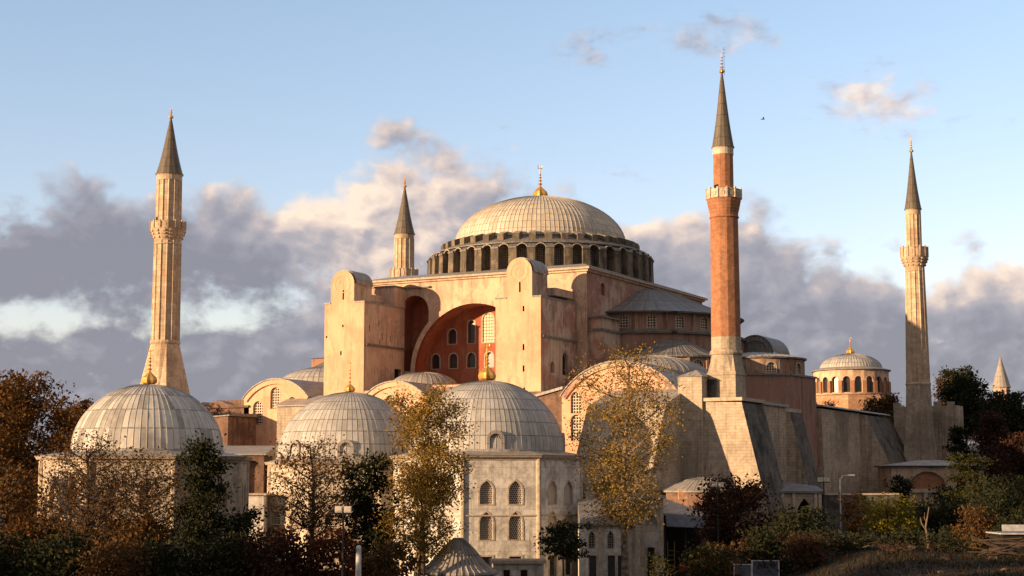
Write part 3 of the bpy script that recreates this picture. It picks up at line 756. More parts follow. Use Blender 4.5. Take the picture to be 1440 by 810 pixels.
lunette(-9.2,2.2,22.7,25.4,-40.5,-29,[(arch(-4.3,20.6,22.5,.95),'grille_square'),(arch(-2.0,20.2,22.0,.7),'grille_square'),(arch(-6.6,20.4,21.6,.6),'glass_dark')],-3,'plaster_pink')
lunette(23.6,41.2,22.6,27.2,-40,-22,[(arch(25.75,20.2,22.4,.8),'grille_square'),(arch(25.75,16.4,19.2,.8),'grille_square')],-3,'plaster_pink',jamb='plaster_side')
def smalldome(cx,cy,z,r,h,n,m,name='gallery_dome'):
    b=MB(); b.lathe((cx,cy,z-1.5),[(r+.15,0),(r+.15,1.5),(r,1.6)],24,'plaster_cream'); b.ribdome((cx,cy,z),r,h,n,m,rows=4,rib=.04); return b.build(name,mosque)
smalldome(-30,-21,26.4,7.2,3.1,48,'lead_dome'); smalldome(-5.5,-29,25.3,5.2,2.2,40,'lead'); smalldome(31.5,-27,25.6,8.6,3.2,54,'lead'); smalldome(31.5,24,23.7,6,2.2,40,'lead'); smalldome(-30,22,24,7,3,40,'lead')

# --- south side: stone walls, brick annexes and sloping buttresses
b=MB(); b.prism([(-24.3,-41.3,-3),(-9.6,-41.3,-3),(-9.6,-36.8,-3),(-24.3,-36.8,-3)],[(-24.3,-41.1,22.1),(-9.6,-41.1,22.1),(-9.6,-36.8,22.1),(-24.3,-36.8,22.1)],'stone_pale'); sb=b.build('south_wall',mosque)
b=MB(); b.prism([(-24.6,-41.5,22.12),(-9.3,-41.5,22.12),(-9.3,-36.8,22.12),(-24.6,-36.8,22.12)],[(-24.6,-41.5,22.3),(-9.3,-41.5,22.3),(-9.3,-36.8,23.9),(-24.6,-36.8,23.9)],'lead'); b.build('roof',sb)
b=MB(); b.box(-42,-32,-38,-28,-3,22.4,'brick_wall'); ba=b.build('brick_annex',mosque)
r=MB(); n=10
for k in range(n):
    zf=lambda t:22.4+.25+.9*math.exp(-((t-.42)/.16)**2)
    x0,x1=-42.3+10.4*k/n,-42.3+10.4*(k+1)/n
    r.poly([(x0,-38.4,zf(k/n)),(x1,-38.4,zf((k+1)/n)),(x1,-28,zf((k+1)/n)+.5),(x0,-28,zf(k/n)+.5)],'lead'); r.poly([(x0,-38.4,22.3),(x1,-38.4,22.3),(x1,-38.4,zf((k+1)/n)),(x0,-38.4,zf(k/n))],'brick_wall')
r.build('roof',ba)
b=MB(); b.box(-49,-42.2,-37,-24,-3,23.0,'plaster_cream','lead'); b.box(-49.3,-42.0,-37.3,-24,23.0,23.4,'lead'); b.build('gallery_bay',mosque)
b=MB(); b.box(-33.6,-30.6,-45,-36.9,-3,20.6,'brick_wall','lead'); b.box(-36.2,-33.7,-45,-38.2,-3,20.3,'plaster_cream','lead')
b.prism([(-36.5,-45.3,20.4),(-30.2,-45.3,20.7),(-30.2,-36.9,20.7),(-36.5,-38.2,20.4)],[(-36.5,-45.3,20.6),(-30.2,-45.3,20.9),(-30.2,-36.9,21.4),(-36.5,-38.2,21.1)],'lead_dark'); b.build('brick_annex',mosque)
# brick flank wall with sloping cornice left of the large south-east lunette
b=MB(); b.prism([(11.2,-39.6,-3),(23.5,-39.6,-3),(23.5,-36.5,-3),(11.2,-36.5,-3)],[(11.2,-39.6,20.6),(23.5,-39.6,23.6),(23.5,-36.5,23.6),(11.2,-36.5,20.6)],'brick_wall','lead'); fw=b.build('flank_wall',mosque)
b=MB(); b.prism([(10.9,-40,20.62),(23.7,-40,23.62),(23.7,-34,23.62),(10.9,-34,20.62)],[(10.9,-40,20.95),(23.7,-40,24.0),(23.7,-30,24.9),(10.9,-30,23.7)],'lead'); b.build('roof',fw)

def sloped(name,prof,y0,y1,m,mslope=None,axis='x',lab=None,coping='lead'):
    """buttress: polygon profile in the plane of its thickness. axis x: profile in X-Z, thickness in Y; axis y: profile in Y-Z, thickness in X"""
    b=MB(); f=(lambda a,z,t: Vector((a,t,z))) if axis=='x' else (lambda a,z,t: Vector((t,a,z)))
    A=[f(a,z,y0) for a,z in prof]; B=[f(a,z,y1) for a,z in prof]
    b.tri(A if axis=='x' else A[::-1],[],m); b.tri(B[::-1] if axis=='x' else B,[],m)
    n=len(prof)
    for k in range(n):
        j=(k+1)%n; a,z=prof[k]; c,w=prof[j]
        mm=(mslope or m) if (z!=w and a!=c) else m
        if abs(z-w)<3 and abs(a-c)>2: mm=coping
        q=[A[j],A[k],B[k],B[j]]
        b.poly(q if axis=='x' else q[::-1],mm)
    return b.build(name,mosque)
# broad south buttress behind the yellow plane tree
sloped('sloping_buttress',[(-40.1,-3),(-40.1,23.2),(-47.6,20.8),(-48.0,20.3),(-53.4,10.5),(-53.4,-3)],31.2,42.4,'stone_pale',None,'y')
# pier with a small pyramid cap
b=MB(); b.box(42.0,45.4,-42.5,-37.5,-3,24.6,'stone_pale'); b.prism([(41.8,-42.7,24.6),(45.6,-42.7,24.6),(45.6,-37.3,24.6),(41.8,-37.3,24.6)],[(43.6,-40.2,25.6),(43.8,-40.2,25.6),(43.8,-39.8,25.6),(43.6,-39.8,25.6)],'lead')
b.box(45.42,46.6,-40.6,-37.5,-3,24.3,'weathered_stone','stone_pale'); b.build('stone_pier',mosque)
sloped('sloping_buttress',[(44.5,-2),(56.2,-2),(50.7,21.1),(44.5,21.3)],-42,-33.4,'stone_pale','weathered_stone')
b=MB(); b.box(44.2,50.9,-42.3,-33.2,21.3,21.75,'stone_trim'); b.box(48,50.6,-33.2,-22.1,21.2,21.6,'lead'); b.build('coping',mosque)
b=MB(); b.box(48.5,50.2,-33.4,-22,3,21.2,'stone_tan'); b.build('east_wall',mosque)
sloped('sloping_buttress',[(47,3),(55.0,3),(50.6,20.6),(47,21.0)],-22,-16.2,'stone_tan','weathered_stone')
sloped('east_wall',[(44,3),(46.5,3),(46.1,22.3),(44,22.6)],8,30,'stone_tan','stone_tan')
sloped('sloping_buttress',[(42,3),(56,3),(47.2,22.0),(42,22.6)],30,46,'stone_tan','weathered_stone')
b=MB(); b.prism([(40,8,22.65),(46.5,8,22.65),(47.3,46,22.45),(40,46,22.45)],[(40,8,23.3),(46.3,8,22.9),(47.1,46,22.7),(40,46,23.2)],'lead'); b.build('coping',mosque)
# small vault and sheds over the east wall
lunette(38.5,43,22.8,24.9,10,16,[(arch(40.7,23.1,23.7,.55),'glass_dark')],22.3,'plaster_grimy','lead_dark')
# apse
ap=[(30,-10.5),(38.4,-9.2),(45.2,-4.2),(46.2,5),(38.4,12),(30,12)]
b=MB(); b.prism([(x,y,3) for x,y in ap],[(x,y,26.9) for x,y in ap],'plaster_salmon'); a_=b.build('apse',mosque)
b=MB(); cxx,cyy=38,1
q=[(cxx+(x-cxx)*1.03,cyy+(y-cyy)*1.03) for x,y in ap]; b.prism([(x,y,26.9) for x,y in q],[(x,y,27.2) for x,y in q],'lead_dark'); b.build('cornice',a_)
w=MB(); ws=[]; n=10; r0=7.4; c=Vector((38,1,0))
for k in range(n):
    A=R(-108)+R(216)*k/n; B=R(-108)+R(216)*(k+1)/n
    p0=c+Vector((math.cos(A)*r0,math.sin(A)*r0,0)); p1=c+Vector((math.cos(B)*r0,math.sin(B)*r0,0)); U=(p1-p0).normalized(); N=U.cross(Z_); L=(p1-p0).length; O=(p0+p1)/2
    hs=[arch(0,27.45,28.3,.72)] if k%2==0 else []
    w.plate(O,U,Z_,N,rect(-L/2,L/2,27.15,29.7),hs,.35,'plaster_grimy')
    for h in hs: ws.append((O,U,N,h))
o=w.build('apse_drum',mosque)
for O,U,N,h in ws: window(o,O,U,N,h,'grille_square',.3,'stone_trim',.22)
b=MB(); b.lathe(c,[(7.5,29.6),(7.75,29.7),(7.75,29.9)],20,'lead_dark'); b.ribdome(c,7.75,1,44,'lead_dome',rows=3,rib=.06,prof=[(7.75,29.9),(5,30.5),(2.5,30.9),(0,31.1)]); b.build('apse_roof',o)
# dark barrel vault behind the apse
lunette(33,39,31.0,34.2,6,14,[],26,'lead_dark','lead_dark',name='vaulted_bay',jamb='lead_dark')

# ================================================================== minarets
def fluted(c,r0,r1,z0,z1,n,m,depth=.09,b=None,rows=1):
    """polygonal shaft with a roll at every edge"""
    for k in range(n):
        a=2*PI*k/n; a2=2*PI*(k+1)/n; am=(a+a2)/2; w=(a2-a)*.16
        seq=[(a-w*.0,1+depth),(a+w,1.0),(a2-w,1.0),(a2,1+depth)]
        for (A,fA),(B,fB) in zip(seq,seq[1:]):
            P=lambda t,f,r,z: Vector((c[0]+math.cos(t)*r*f,c[1]+math.sin(t)*r*f,z))
            L=2*PI*r0/n
            b.poly([P(A,fA,r0,z0),P(B,fB,r0,z0),P(B,fB,r1,z1),P(A,fA,r1,z1)],m,[(A*r0,z0),(B*r0,z0),(B*r0,z1),(A*r0,z1)])
def minaret(name,label,c,zg,zs,rs,zb0,zb1,rb,ru,zc,rc,zt,zf,m,n,basef,mband=None,flute=.085,low=None,lattice_bal=False):
    """zs: bottom of round shaft; zb0..zb1 balcony; zc cone base; zt cone tip; zf finial top"""
    g=thing(name,label,'minaret',(c[0],c[1],zg),'minarets around the mosque'); C3=(c[0],c[1],0)
    b=MB(); basef(b); b.build('base',g)
    b=MB()
    if low: fluted(c,rs[0],rs[0]+(rs[1]-rs[0])*.2,zs,low,n,'stone_pale',flute,b); fluted(c,rs[0]+(rs[1]-rs[0])*.2,rs[1],low,zb0-1.8,n,m,flute,b)
    else: fluted(c,rs[0],rs[1],zs,zb0-1.8,n,m,flute,b)
    b.lathe(C3,[(rs[0]*1.07,zs),(rs[0]*1.13,zs+.25),(rs[0]*1.07,zs+.6)],n*2,m if not low else 'stone_pale')
    b.lathe(C3,[(rs[1],zb0-2.5),(rs[1]*1.09,zb0-2.35),(rs[1]*1.03,zb0-2.15),(rs[1]*1.03,zb0-1.7)],n*2,m)
    b.build('shaft',g)
    b=MB()   # corbelled balcony
    pr=[]; K=4; CH=1.75
    for k in range(K+1):
        t=k/K; rr=rs[1]*1.03+(rb-.05-rs[1]*1.03)*(t**.9); z=zb0-CH+CH*t
        pr+=[(rr,z),(rr+.05,z+.12)]
    b.lathe(C3,pr+[(rb+.04,zb0+.2)],n*2,m)
    for k in range(n):   # stalactite teeth
        a=2*PI*(k+.5)/n
        for t in ((.35,.68,.95) if not lattice_bal else ()):
            rr=rs[1]*1.03+(rb-rs[1]*1.03)*(t**.9)-.03; b.obox((c[0]+math.cos(a)*rr,c[1]+math.sin(a)*rr,0),(-math.sin(a),math.cos(a),0),rr*PI/n*.8,.2,zb0-CH+CH*t-.3,zb0-CH+CH*t,m)
    b.lathe(C3,[(rb+.04,zb0+.2),(ru,zb0+.21)],n*2,m); b.build('balcony',g)
    b=MB()   # parapet
    b.lathe(C3,[(rb-.02,zb0+.2),(rb-.02,zb1),(rb+.05,zb1),(rb+.05,zb1+.12),(rb-.22,zb1+.14),(rb-.22,zb0+.2)],n*2,mband or m)
    for k in range(n):
        a=2*PI*k/n; b.obox((c[0]+math.cos(a)*(rb+.0),c[1]+math.sin(a)*(rb+.0),0),(-math.sin(a),math.cos(a),0),.2,.28,zb0+.2,zb1+.32,mband or m)
        a+=PI/n; b.obox((c[0]+math.cos(a)*(rb-.02),c[1]+math.sin(a)*(rb-.02),0),(-math.sin(a),math.cos(a),0),rb*PI/n*1.0,.06,zb0+.5,zb1-.25,'stone_trim' if lattice_bal else (mband or m))
    b.build('parapet',g)
    b=MB(); fluted(c,ru,ru*.98,zb0+.2,zc-1.0,n,m,flute,b)
    b.lathe(C3,[(ru*.98,zc-1.05),(ru*1.04,zc-1.0),(ru*1.04,zc-.15),(rc,zc)],n*2,mband or m)
    a=PI*1.35; b.obox((c[0]+math.cos(a)*ru*.97,c[1]+math.sin(a)*ru*.97,0),(-math.sin(a),math.cos(a),0),.7,.2,zb0+.25,zb0+2.1,'dark_interior')
    b.build('upper_shaft',g)
    b=MB(); h=zt-zc; b.lathe(C3,[(rc*.9,zc-.05),(rc*1.06,zc),(rc*1.04,zc+.15)]+[(rc*(1-t)*(1-.10*math.sin(t*PI))+.10*t,zc+.15+(h-.15)*t) for t in [i/8 for i in range(9)]],n,'lead_cone'); co=b.build('cone',g)
    gold_finial(co,(c[0],c[1],zt-.25),.36,h=zf-zt+.25,slim=False)
    return g
SW=(-50,-37); NW=(-52,40); NE=(52.6,45.2); SE=(47.3,-38.2)
def splay(c,r,zs,w1,z1,zg,m):
    def f(b):
        n=16
        ra=[(c[0]+r*1.05*math.cos(2*PI*k/n+PI/8*0),c[1]+r*1.05*math.sin(2*PI*k/n)) for k in range(n)]
        def sq(a,w):
            x,y=math.cos(a),math.sin(a); k=w/max(abs(x),abs(y)); return (x*k,y*k)
        rb=[(c[0]+sq(2*PI*k/n,w1)[0],c[1]+sq(2*PI*k/n,w1)[1]) for k in range(n)]
        b.prism([(x,y,z1) for x,y in rb],[(x,y,zs) for x,y in ra],m)
        b.box(c[0]-w1-.15,c[0]+w1+.15,c[1]-w1-.15,c[1]+w1+.15,z1-.5,z1-.002,m)
        b.box(c[0]-w1,c[0]+w1,c[1]-w1,c[1]+w1,zg,z1-.5,m)
    return f
minaret('minaret','thick sunlit cream stone minaret rising behind the left mausoleum dome',SW,3,33.0,(2.2,2.1),51.8,53.0,2.85,2.0,61.1,2.2,70.9,72.7,'stone_minaret',14,splay(SW,2.2,33.0,3.35,22.5,-3,'stone_minaret'))
minaret('minaret','pale minaret half hidden behind the roof between dome and left buttress tower',NW,3,33.0,(2.2,2.05),52.4,54.2,2.85,1.95,61.8,2.15,72,74.2,'stone_minaret',14,splay(NW,2.2,33.0,3.35,22.5,-3,'stone_minaret'))
def nebase(b):
    splay(NE,2.05,27.7,2.45,14.6,8,'stone_tan')(b)
    b.box(NE[0]-2.75,NE[0]+2.75,NE[1]-2.75,NE[1]+2.75,8,14.0,'stone_tan')
minaret('minaret','slender fluted pale stone minaret at far right with shaded lower half',NE,8,27.7,(2.0,1.62),50.6,52.4,2.4,1.32,59.5,1.5,70.3,73.2,'stone_minaret',14,nebase)
def sebase(b):
    c=SE; w=1.95
    b.box(c[0]-w,c[0]+w,c[1]-w,c[1]+w,21.8,25.2,'stone_pale'); b.box(c[0]-w-.1,c[0]+w+.1,c[1]-w-.1,c[1]+w+.1,24.9,25.15,'stone_pale')
    n=16
    def sq(a,w):
        x,y=math.cos(a),math.sin(a); k=w/max(abs(x),abs(y)); return (x*k,y*k)
    ra=[(c[0]+2.02*math.cos(2*PI*k/n),c[1]+2.02*math.sin(2*PI*k/n)) for k in range(n)]
    rb=[(c[0]+sq(2*PI*k/n,w)[0],c[1]+sq(2*PI*k/n,w)[1]) for k in range(n)]
    for k in range(n):   # folded triangles
        j=(k+1)%n; mid=((rb[k][0]+rb[j][0])/2,(rb[k][1]+rb[j][1])/2,25.2)
        b.poly([(rb[k][0],rb[k][1],25.2),mid,(ra[k][0],ra[k][1],27.6)],'stone_pale'); b.poly([mid,(ra[j][0]*1,ra[j][1],27.6),(ra[k][0],ra[k][1],27.6)],'stone_pale'); b.poly([mid,(rb[j][0],rb[j][1],25.2),(ra[j][0],ra[j][1],27.6)],'stone_pale')
sem=minaret('minaret','tall red brick minaret with pale stone foot and white balcony',SE,3,27.6,(2.0,1.86),48.6,49.9,2.35,1.36,55.9,1.5,66.6,69.6,'brick_minaret',12,sebase,mband='white_frame',flute=.015,low=30.0,lattice_bal=True)
b=MB(); b.tube([(SE[0]+.35,SE[1],66),(SE[0]+.35,SE[1],70)],[.035,.02],'metal_dark',5)
for z in (68.6,69.1,69.6): b.tube([(SE[0]+.15,SE[1],z),(SE[0]+.55,SE[1],z)],[.02,.02],'metal_dark',4)
b.build('antenna',sem)
b=MB(); b.box(NE[0]-5.4,NE[0]+6,NE[1]+3.3,NE[1]+8,6,24.2,'stone_tan'); 
for k in range(5): b.box(NE[0]-5.4+k*2.4,NE[0]-4.2+k*2.4,NE[1]+3.3,NE[1]+3.9,24.2,24.9,'stone_tan')
tag(b.build('stone_block',None,Vector((NE[0],NE[1]+5,6))),'square crenellated stone block behind foot of far right minaret','tower')

# ================================================================== mausoleums
TOCAM=R(-62.1)
def mausoleum(label,px,D,vert,Rw,zc,dr,dh,dmat,ribs,dormers,wallm,fin,split=None,dang=0,rows=8):
    c=at(px,D,0); zg=gz(c.x,c.y)-.3; g=thing('mausoleum',label,'mausoleum',(c.x,c.y,zg),'domed mausoleums before the mosque')
    A=[TOCAM+R(vert)+2*PI*k/8 for k in range(8)]; wins=[]
    b=MB(); 
    tiers=[(Rw,zg,zc)] if not split else [(Rw*1.075,zg,split),(Rw,split,zc)]
    for rr,z0,z1 in tiers:
        P=[Vector((c.x+math.cos(a)*rr,c.y+math.sin(a)*rr,0)) for a in A]
        for k in range(8):
            p0,p1=P[k],P[(k+1)%8]; U=(p1-p0).normalized(); N=U.cross(Z_); L=(p1-p0).length; O=(p0+p1)/2; hs=[]
            front=N.dot(-VD)>-.2
            rowsz=[(z,h,kind) for z,h,kind in ((8.1,2.8,'o'),(3.9,3.3,'o'),(-.6,2.5,'r')) if z>z0+.3 and z+h<z1-.5]
            for z,h,kind in (rowsz if front else []):
                for s_ in (-1,1):
                    hs.append(ogee(s_*L*.19,z,z+h*.62,.80,h*.38) if kind=='o' else rect(s_*L*.19-.75,s_*L*.19+.75,z,z+h))
            b.plate(O,U,Z_,N,rect(-L/2,L/2,z0,z1),hs,.4,wallm)
            for i,h in enumerate(hs): wins.append((O,U,N,h,'grille_hex' if len(h)>4 else 'glass_dark'))
            # shallow panel mouldings
            for za,zb_ in ((z0+.02,z0+.5),((z0+z1)/2+.9,(z0+z1)/2+1.08)): b.obox(O+N*.06,U,L*.93,.14,za,zb_,'stone_trim')
        for p,a in zip(P,A):   # corner pilasters
            q=Vector((math.cos(a),math.sin(a),0)); b.lathe((p.x-q.x*.12,p.y-q.y*.12,0),[(.34,z0),(.34,z1)],8,'stone_trim')
    w=b.build('wall',g)
    for O,U,N,h,mm in wins: window(w,O,U,N,h,mm,.3,'stone_trim',.2)
    b=MB()
    for r0,z0,r1,z1,m_ in ((Rw*1.01,zc-.45,Rw*1.02,zc-.15,'stone_trim'),(Rw*1.045,zc-.15,Rw*1.06,zc+.12,'stone_trim')):
        f=lambda r,z:[Vector((c.x+math.cos(a)*r,c.y+math.sin(a)*r,z)) for a in A]
        b.prism(f(r0,z0),f(r1,z1),m_)
    if split: b.prism(f(Rw*1.1,split-.1),f(Rw*1.1,split+.12),'stone_trim','lead')
    b.build('cornice',g)
    b=MB(); b.prism(f(Rw*1.065,zc+.125),f(Rw*1.065,zc+.2),'lead'); b.prism(f(Rw*1.05,zc+.2),f(dr*.99,zc+.75),'lead')
    b.build('roof',g)
    b=MB(); b.lathe((c.x,c.y,0),[(dr*1.02,zc+.3),(dr*1.02,zc+.85),(dr,zc+.9)],48,'lead'); 
    b.ribdome((c.x,c.y,zc+.8),dr,dh,ribs,dmat,rows=rows,rib=.034)
    d=b.build('dome',g)
    for k in range(dormers):
        a=TOCAM+R(dang)+2*PI*k/dormers; N=Vector((math.cos(a),math.sin(a),0)); U=Vector((-N.y,N.x,0)); O=Vector((c.x,c.y,0))+N*(dr+.12)
        e=MB(); out=arch(0,zc+.75,zc+2.1,1.08,10); ho=arch(0,zc+.95,zc+2.05,.72,8)
        e.plate(O,U,Z_,N,out,[ho],.35,'lead','dark_interior'); n=len(out)
        for i in range(n):
            p,q=out[i],out[(i+1)%n]; e.poly([O+U*q[0]+Z_*q[1],O+U*p[0]+Z_*p[1],O+U*p[0]+Z_*p[1]-N*2.4,O+U*q[0]+Z_*q[1]-N*2.4],'lead')
        do=e.build('dormer',d); window(do,O,U,N,ho,'grille_hex',.25)
    if fin: gold_finial(d,(c.x,c.y,zc+.7+dh),fin[0],h=fin[1])
    return g
mausoleum('big octagonal marble mausoleum with smooth grey ribbed dome, right of the other two',685,205,-13,12.2,13.85,9.8,9.0,'lead_dome',92,4,'marble',(1.0,5.0),dang=7)
mausoleum('middle mausoleum of sunlit stone whose ribbed dome has arched dormers and a knobbed gilt finial',492,224,-19,11.5,13.2,9.9,9.2,'lead_dome',80,8,'marble_warm',(.66,4.7),split=9.0,dang=3)
mausoleum('leftmost mausoleum with patchwork lead dome before the thick cream minaret',210,160,-18,10.3,13.1,7.4,6.6,'lead_patch',72,0,'marble_warm',(.7,3.9),rows=5)

# ================================================================== smaller buildings
def ob(px0,px1,D,depth,z0,z1,m,mtop=None,tilt=0,b=None):
    """block facing the camera side: from column px0 to px1 at distance D"""
    b=b or MB(); p0,p1=at(px0,D),at(px1,D); U=(p1-p0).normalized(); U=Matrix.Rotation(tilt,3,'Z')@U; N=Vector((U.y,-U.x,0))
    c=(p0+p1)/2-N*depth/2; b.obox(c,U,(p1-p0).length,depth,z0,z1,m,mtop); return b,(p0+p1)/2,U,N,(p1-p0).length
# brick annex between left and middle mausoleum
g0=at(340,222,-2); g=thing('annex','dark brick annex with lead roof between left and middle mausoleums','building',g0)
b=MB(); p0,p1=at(298,222),at(373,222); U=(p1-p0).normalized(); N=Vector((U.y,-U.x,0)); O=(p0+p1)/2; L=(p1-p0).length
hs=[arch(x,8.6,12.2,.55) for x in (-2.9,-1.5,-.1)]+[arch(2.1,7.8,12.6,1.1)]
b.plate(O,U,Z_,N,rect(-L/2,L/2,-3,14.4),hs,.8,'brick_wall','brick_wall',back=True)
for h in hs: b.tri([O+U*a+Z_*c-N*.7 for a,c in h],[],'brick_wall')
b.obox(O-N*4.6,U,L-.02,7.0,-3,14.3,'brick_wall'); b.build('wall',g)
b=MB(); q=lambda u,d,z:O+U*u-N*d+Z_*z
b.prism([q(-L/2-.3,-.4,14.4),q(L/2+.3,-.4,14.4),q(L/2+.3,9,14.4),q(-L/2-.3,9,14.4)],[q(-L/2-.3,-.4,14.6),q(L/2+.3,-.4,14.6),q(L/2+.3,9,15.9),q(-L/2-.3,9,15.9)],'lead'); b.build('roof',g)
g=thing('porch','pale stone porch with flat lead roof below the dark brick annex','building',at(352,214,-2))
b,O,U,N,L=ob(334,374,214,4,-3,9.0,'marble'); b.build('wall',g)
window(g,O,U,N,ogee(-.6,4.2,6.2,.55,1.2),'glass_dark',-.04,'stone_trim',.2); window(g,O,U,N,rect(-1.5,.1,-1.5,1.3),'dark_interior',-.04,'stone_trim',.2)
b,*_=ob(331,377,213.6,4.6,9.0,9.25,'stone_trim','lead'); b.build('roof',g)
# lead-roofed shed right of the mausoleum
g=thing('annex','low stone annex with lead roof and pointed windows right of the big marble mausoleum','building',at(860,190,-2))
p0,p1=at(815,190),at(902,190); U=(p1-p0).normalized(); N=Vector((U.y,-U.x,0)); O=(p0+p1)/2; L=(p1-p0).length; b=MB()
ux=lambda px:(px-720)/FPX*190-((815+902)/2-720)/FPX*190
h1=[ogee(ux(x),3.1,4.3,.34,.75) for x in (831,857)]; h2=[rect(ux(x)-.42,ux(x)+.42,-.5,2.2) for x in (832,858,872)]
b.plate(O,U,Z_,N,rect(-L/2,L/2,-3,5.7),h1+h2,.35,'marble','marble',back=True)
for x in (843,884): b.obox(O+U*ux(x)+N*.1,U,.5,.3,-3,5.7,'stone_trim')
b.obox(O-N*4.2,U,L-.02,7.4,-3,5.65,'marble'); w=b.build('wall',g)
for h in h1: window(w,O,U,N,h,'grille_fine',.25,'stone_trim',.12)
for h in h2: window(w,O,U,N,h,'glass_dark',.25,'stone_trim',.12)
b=MB(); q=lambda u,d,z:O+U*u-N*d+Z_*z
b.prism([q(-L/2,-.5,5.7),q(L/2+.2,-.5,5.7),q(L/2+.2,8,5.7),q(-L/2,8,5.7)],[q(-L/2,-.5,5.95),q(L/2+.2,-.5,5.95),q(L/2+.2,8,8.7),q(-L/2,8,8.7)],'lead_dark'); b.build('roof',g)
g=thing('annex','reddish brick block with pale lead roof behind the yellow plane tree trunk','building',at(870,200,-2))
b,O,U,N,L=ob(826,905,200,7,-3,8.4,'brick_wall'); b.build('wall',g)
b=MB(); q=lambda u,d,z:O+U*u-N*d+Z_*z; b.prism([q(-L/2-.2,-.3,8.4),q(L/2+.2,-.3,8.4),q(L/2+.2,7,8.4),q(-L/2-.2,7,8.4)],[q(-L/2-.2,-.3,8.6),q(L/2+.2,-.3,8.6),q(L/2+.2,7,9.6),q(-L/2-.2,7,9.6)],'lead'); b.build('roof',g)
# stone portal
g=thing('portal','tall carved stone portal with deep pointed niche beside the lead canopy','portal',at(912,188,-2))
p0,p1=at(893,188),at(931,188); U=(p1-p0).normalized(); N=Vector((U.y,-U.x,0)); O=(p0+p1)/2; L=(p1-p0).length; b=MB()
h=ogee(0.15,-3+.2,5.4,.85,1.9); b.plate(O,U,Z_,N,rect(-L/2,L/2,-3,8.9),[h],1.0,'marble_warm','marble',back=True); b.tri([O+U*a+Z_*c-N*.95 for a,c in h],[],'marble')
b.obox(O-N*2.5,U,L-.02,3,-3,8.8,'marble')
for k in range(7):
    b.obox(O+U*((k-3)*.42)+N*.12,U,.26,.3,7.6,8.3,'marble_warm')
b.obox(O+N*.2-N*1.5,U,L+.5,4,8.9,9.2,'stone_trim','lead'); b.obox(O+N*.12-U*(L/2-.25),U,.3,.3,-3,8.9,'stone_trim'); b.obox(O+N*.12+U*(L/2-.25),U,.3,.3,-3,8.9,'stone_trim'); w=b.build('wall',g)
d=MB(); d.obox(O-N*.8+U*.15,U,.8,.1,-2,3.2,'dark_interior'); d.build('door',w)
# canopy with awning
g=thing('canopy','lead-roofed open canopy with grey-blue awning beside the stone portal','canopy',at(958,190,-2))
p0,p1=at(931,190),at(992,190); U=(p1-p0).normalized(); N=Vector((U.y,-U.x,0)); O=(p0+p1)/2; L=(p1-p0).length; b=MB(); q=lambda u,d,z:O+U*u-N*d+Z_*z
b.prism([q(-L/2,-.3,6.9),q(L/2,-.3,6.5),q(L/2,7,6.5),q(-L/2,7,6.9)],[q(-L/2,-.3,7.15),q(L/2,-.3,6.75),q(L/2,7,7.2),q(-L/2,7,9.1)],'lead'); b.build('roof',g)
b=MB(); b.prism([q(-L/2+.2,-1.6,5.6),q(L/2-.3,-1.6,5.4),q(L/2-.3,-.4,6.5),q(-L/2+.2,-.4,6.8)],[q(-L/2+.2,-1.6,5.7),q(L/2-.3,-1.6,5.5),q(L/2-.3,-.4,6.6),q(-L/2+.2,-.4,6.9)],'awning_blue'); b.build('awning',g)
for u in (-L/2+.15,0,L/2-.15): 
    b=MB(); b.obox(O+U*u,U,.18,.18,-2,6.6,'metal_dark'); b.build('post',g)
b=MB(); b.obox(O-N*6.8,U,L,.3,-2,6.8,'dark_interior'); b.build('back_wall',g)
for k,(u,mm,z,cat,lab) in enumerate(((-1.6,'yellow_wood',2.6,'rack','yellow slatted rack standing in shadow under the lead canopy'),(0.3,'red_cloth',.9,'stall','low red-covered stall in shadow under the lead canopy'))):
    b=MB(); cc=O+U*u-N*1.5
    if k==0:
        for s_ in (-.4,.4): b.obox(cc+U*s_,U,.08,.5,-1.9,z+1.2,mm)
        for j in range(9): b.obox(cc,U,.8,.5,-1.7+j*.55,-1.64+j*.55,mm)
    else:
        for s_ in (-.8,.8):
            for t_ in (-.4,.4): b.obox(cc+U*s_-N*t_,U,.08,.08,-1.9,.3,'timber')
        b.prism([cc+U*a-N*e+Z_*.3 for a,e in ((-1,-.6),(1,-.6),(1,.6),(-1,.6))],[cc+U*a-N*e+Z_*1.3 for a,e in ((-.85,-.3),(.85,-.3),(.9,.5),(-.9,.5))],mm)
    tag(b.build('display_rack' if k==0 else 'market_stall',None,Vector((cc.x,cc.y,-2))),lab,cat)
# apsed low building under the big stone pier
g=thing('annex','low apsed brick annex with shallow pale lead roof at foot of stone pier','building',at(985,203,2)); c=at(985,204); b=MB()
b.lathe((c.x,c.y,0),[(4.9,-2),(4.9,9.5)],16,'brick_wall'); b.build('wall',g)
b=MB(); b.lathe((c.x,c.y,0),[(5.2,9.45),(5.25,9.7)],32,'lead'); b.ribdome((c.x,c.y,0),5.25,1,36,'lead',rows=3,rib=.05,prof=[(5.25,9.7),(3.6,10.4),(2.0,11.0),(0,11.4)]); 
q=at(960,201,0); b.obox((q.x,q.y,0),RD,1.6,2.6,8.6,9.9,'brick_stripe','lead'); b.build('roof',g)
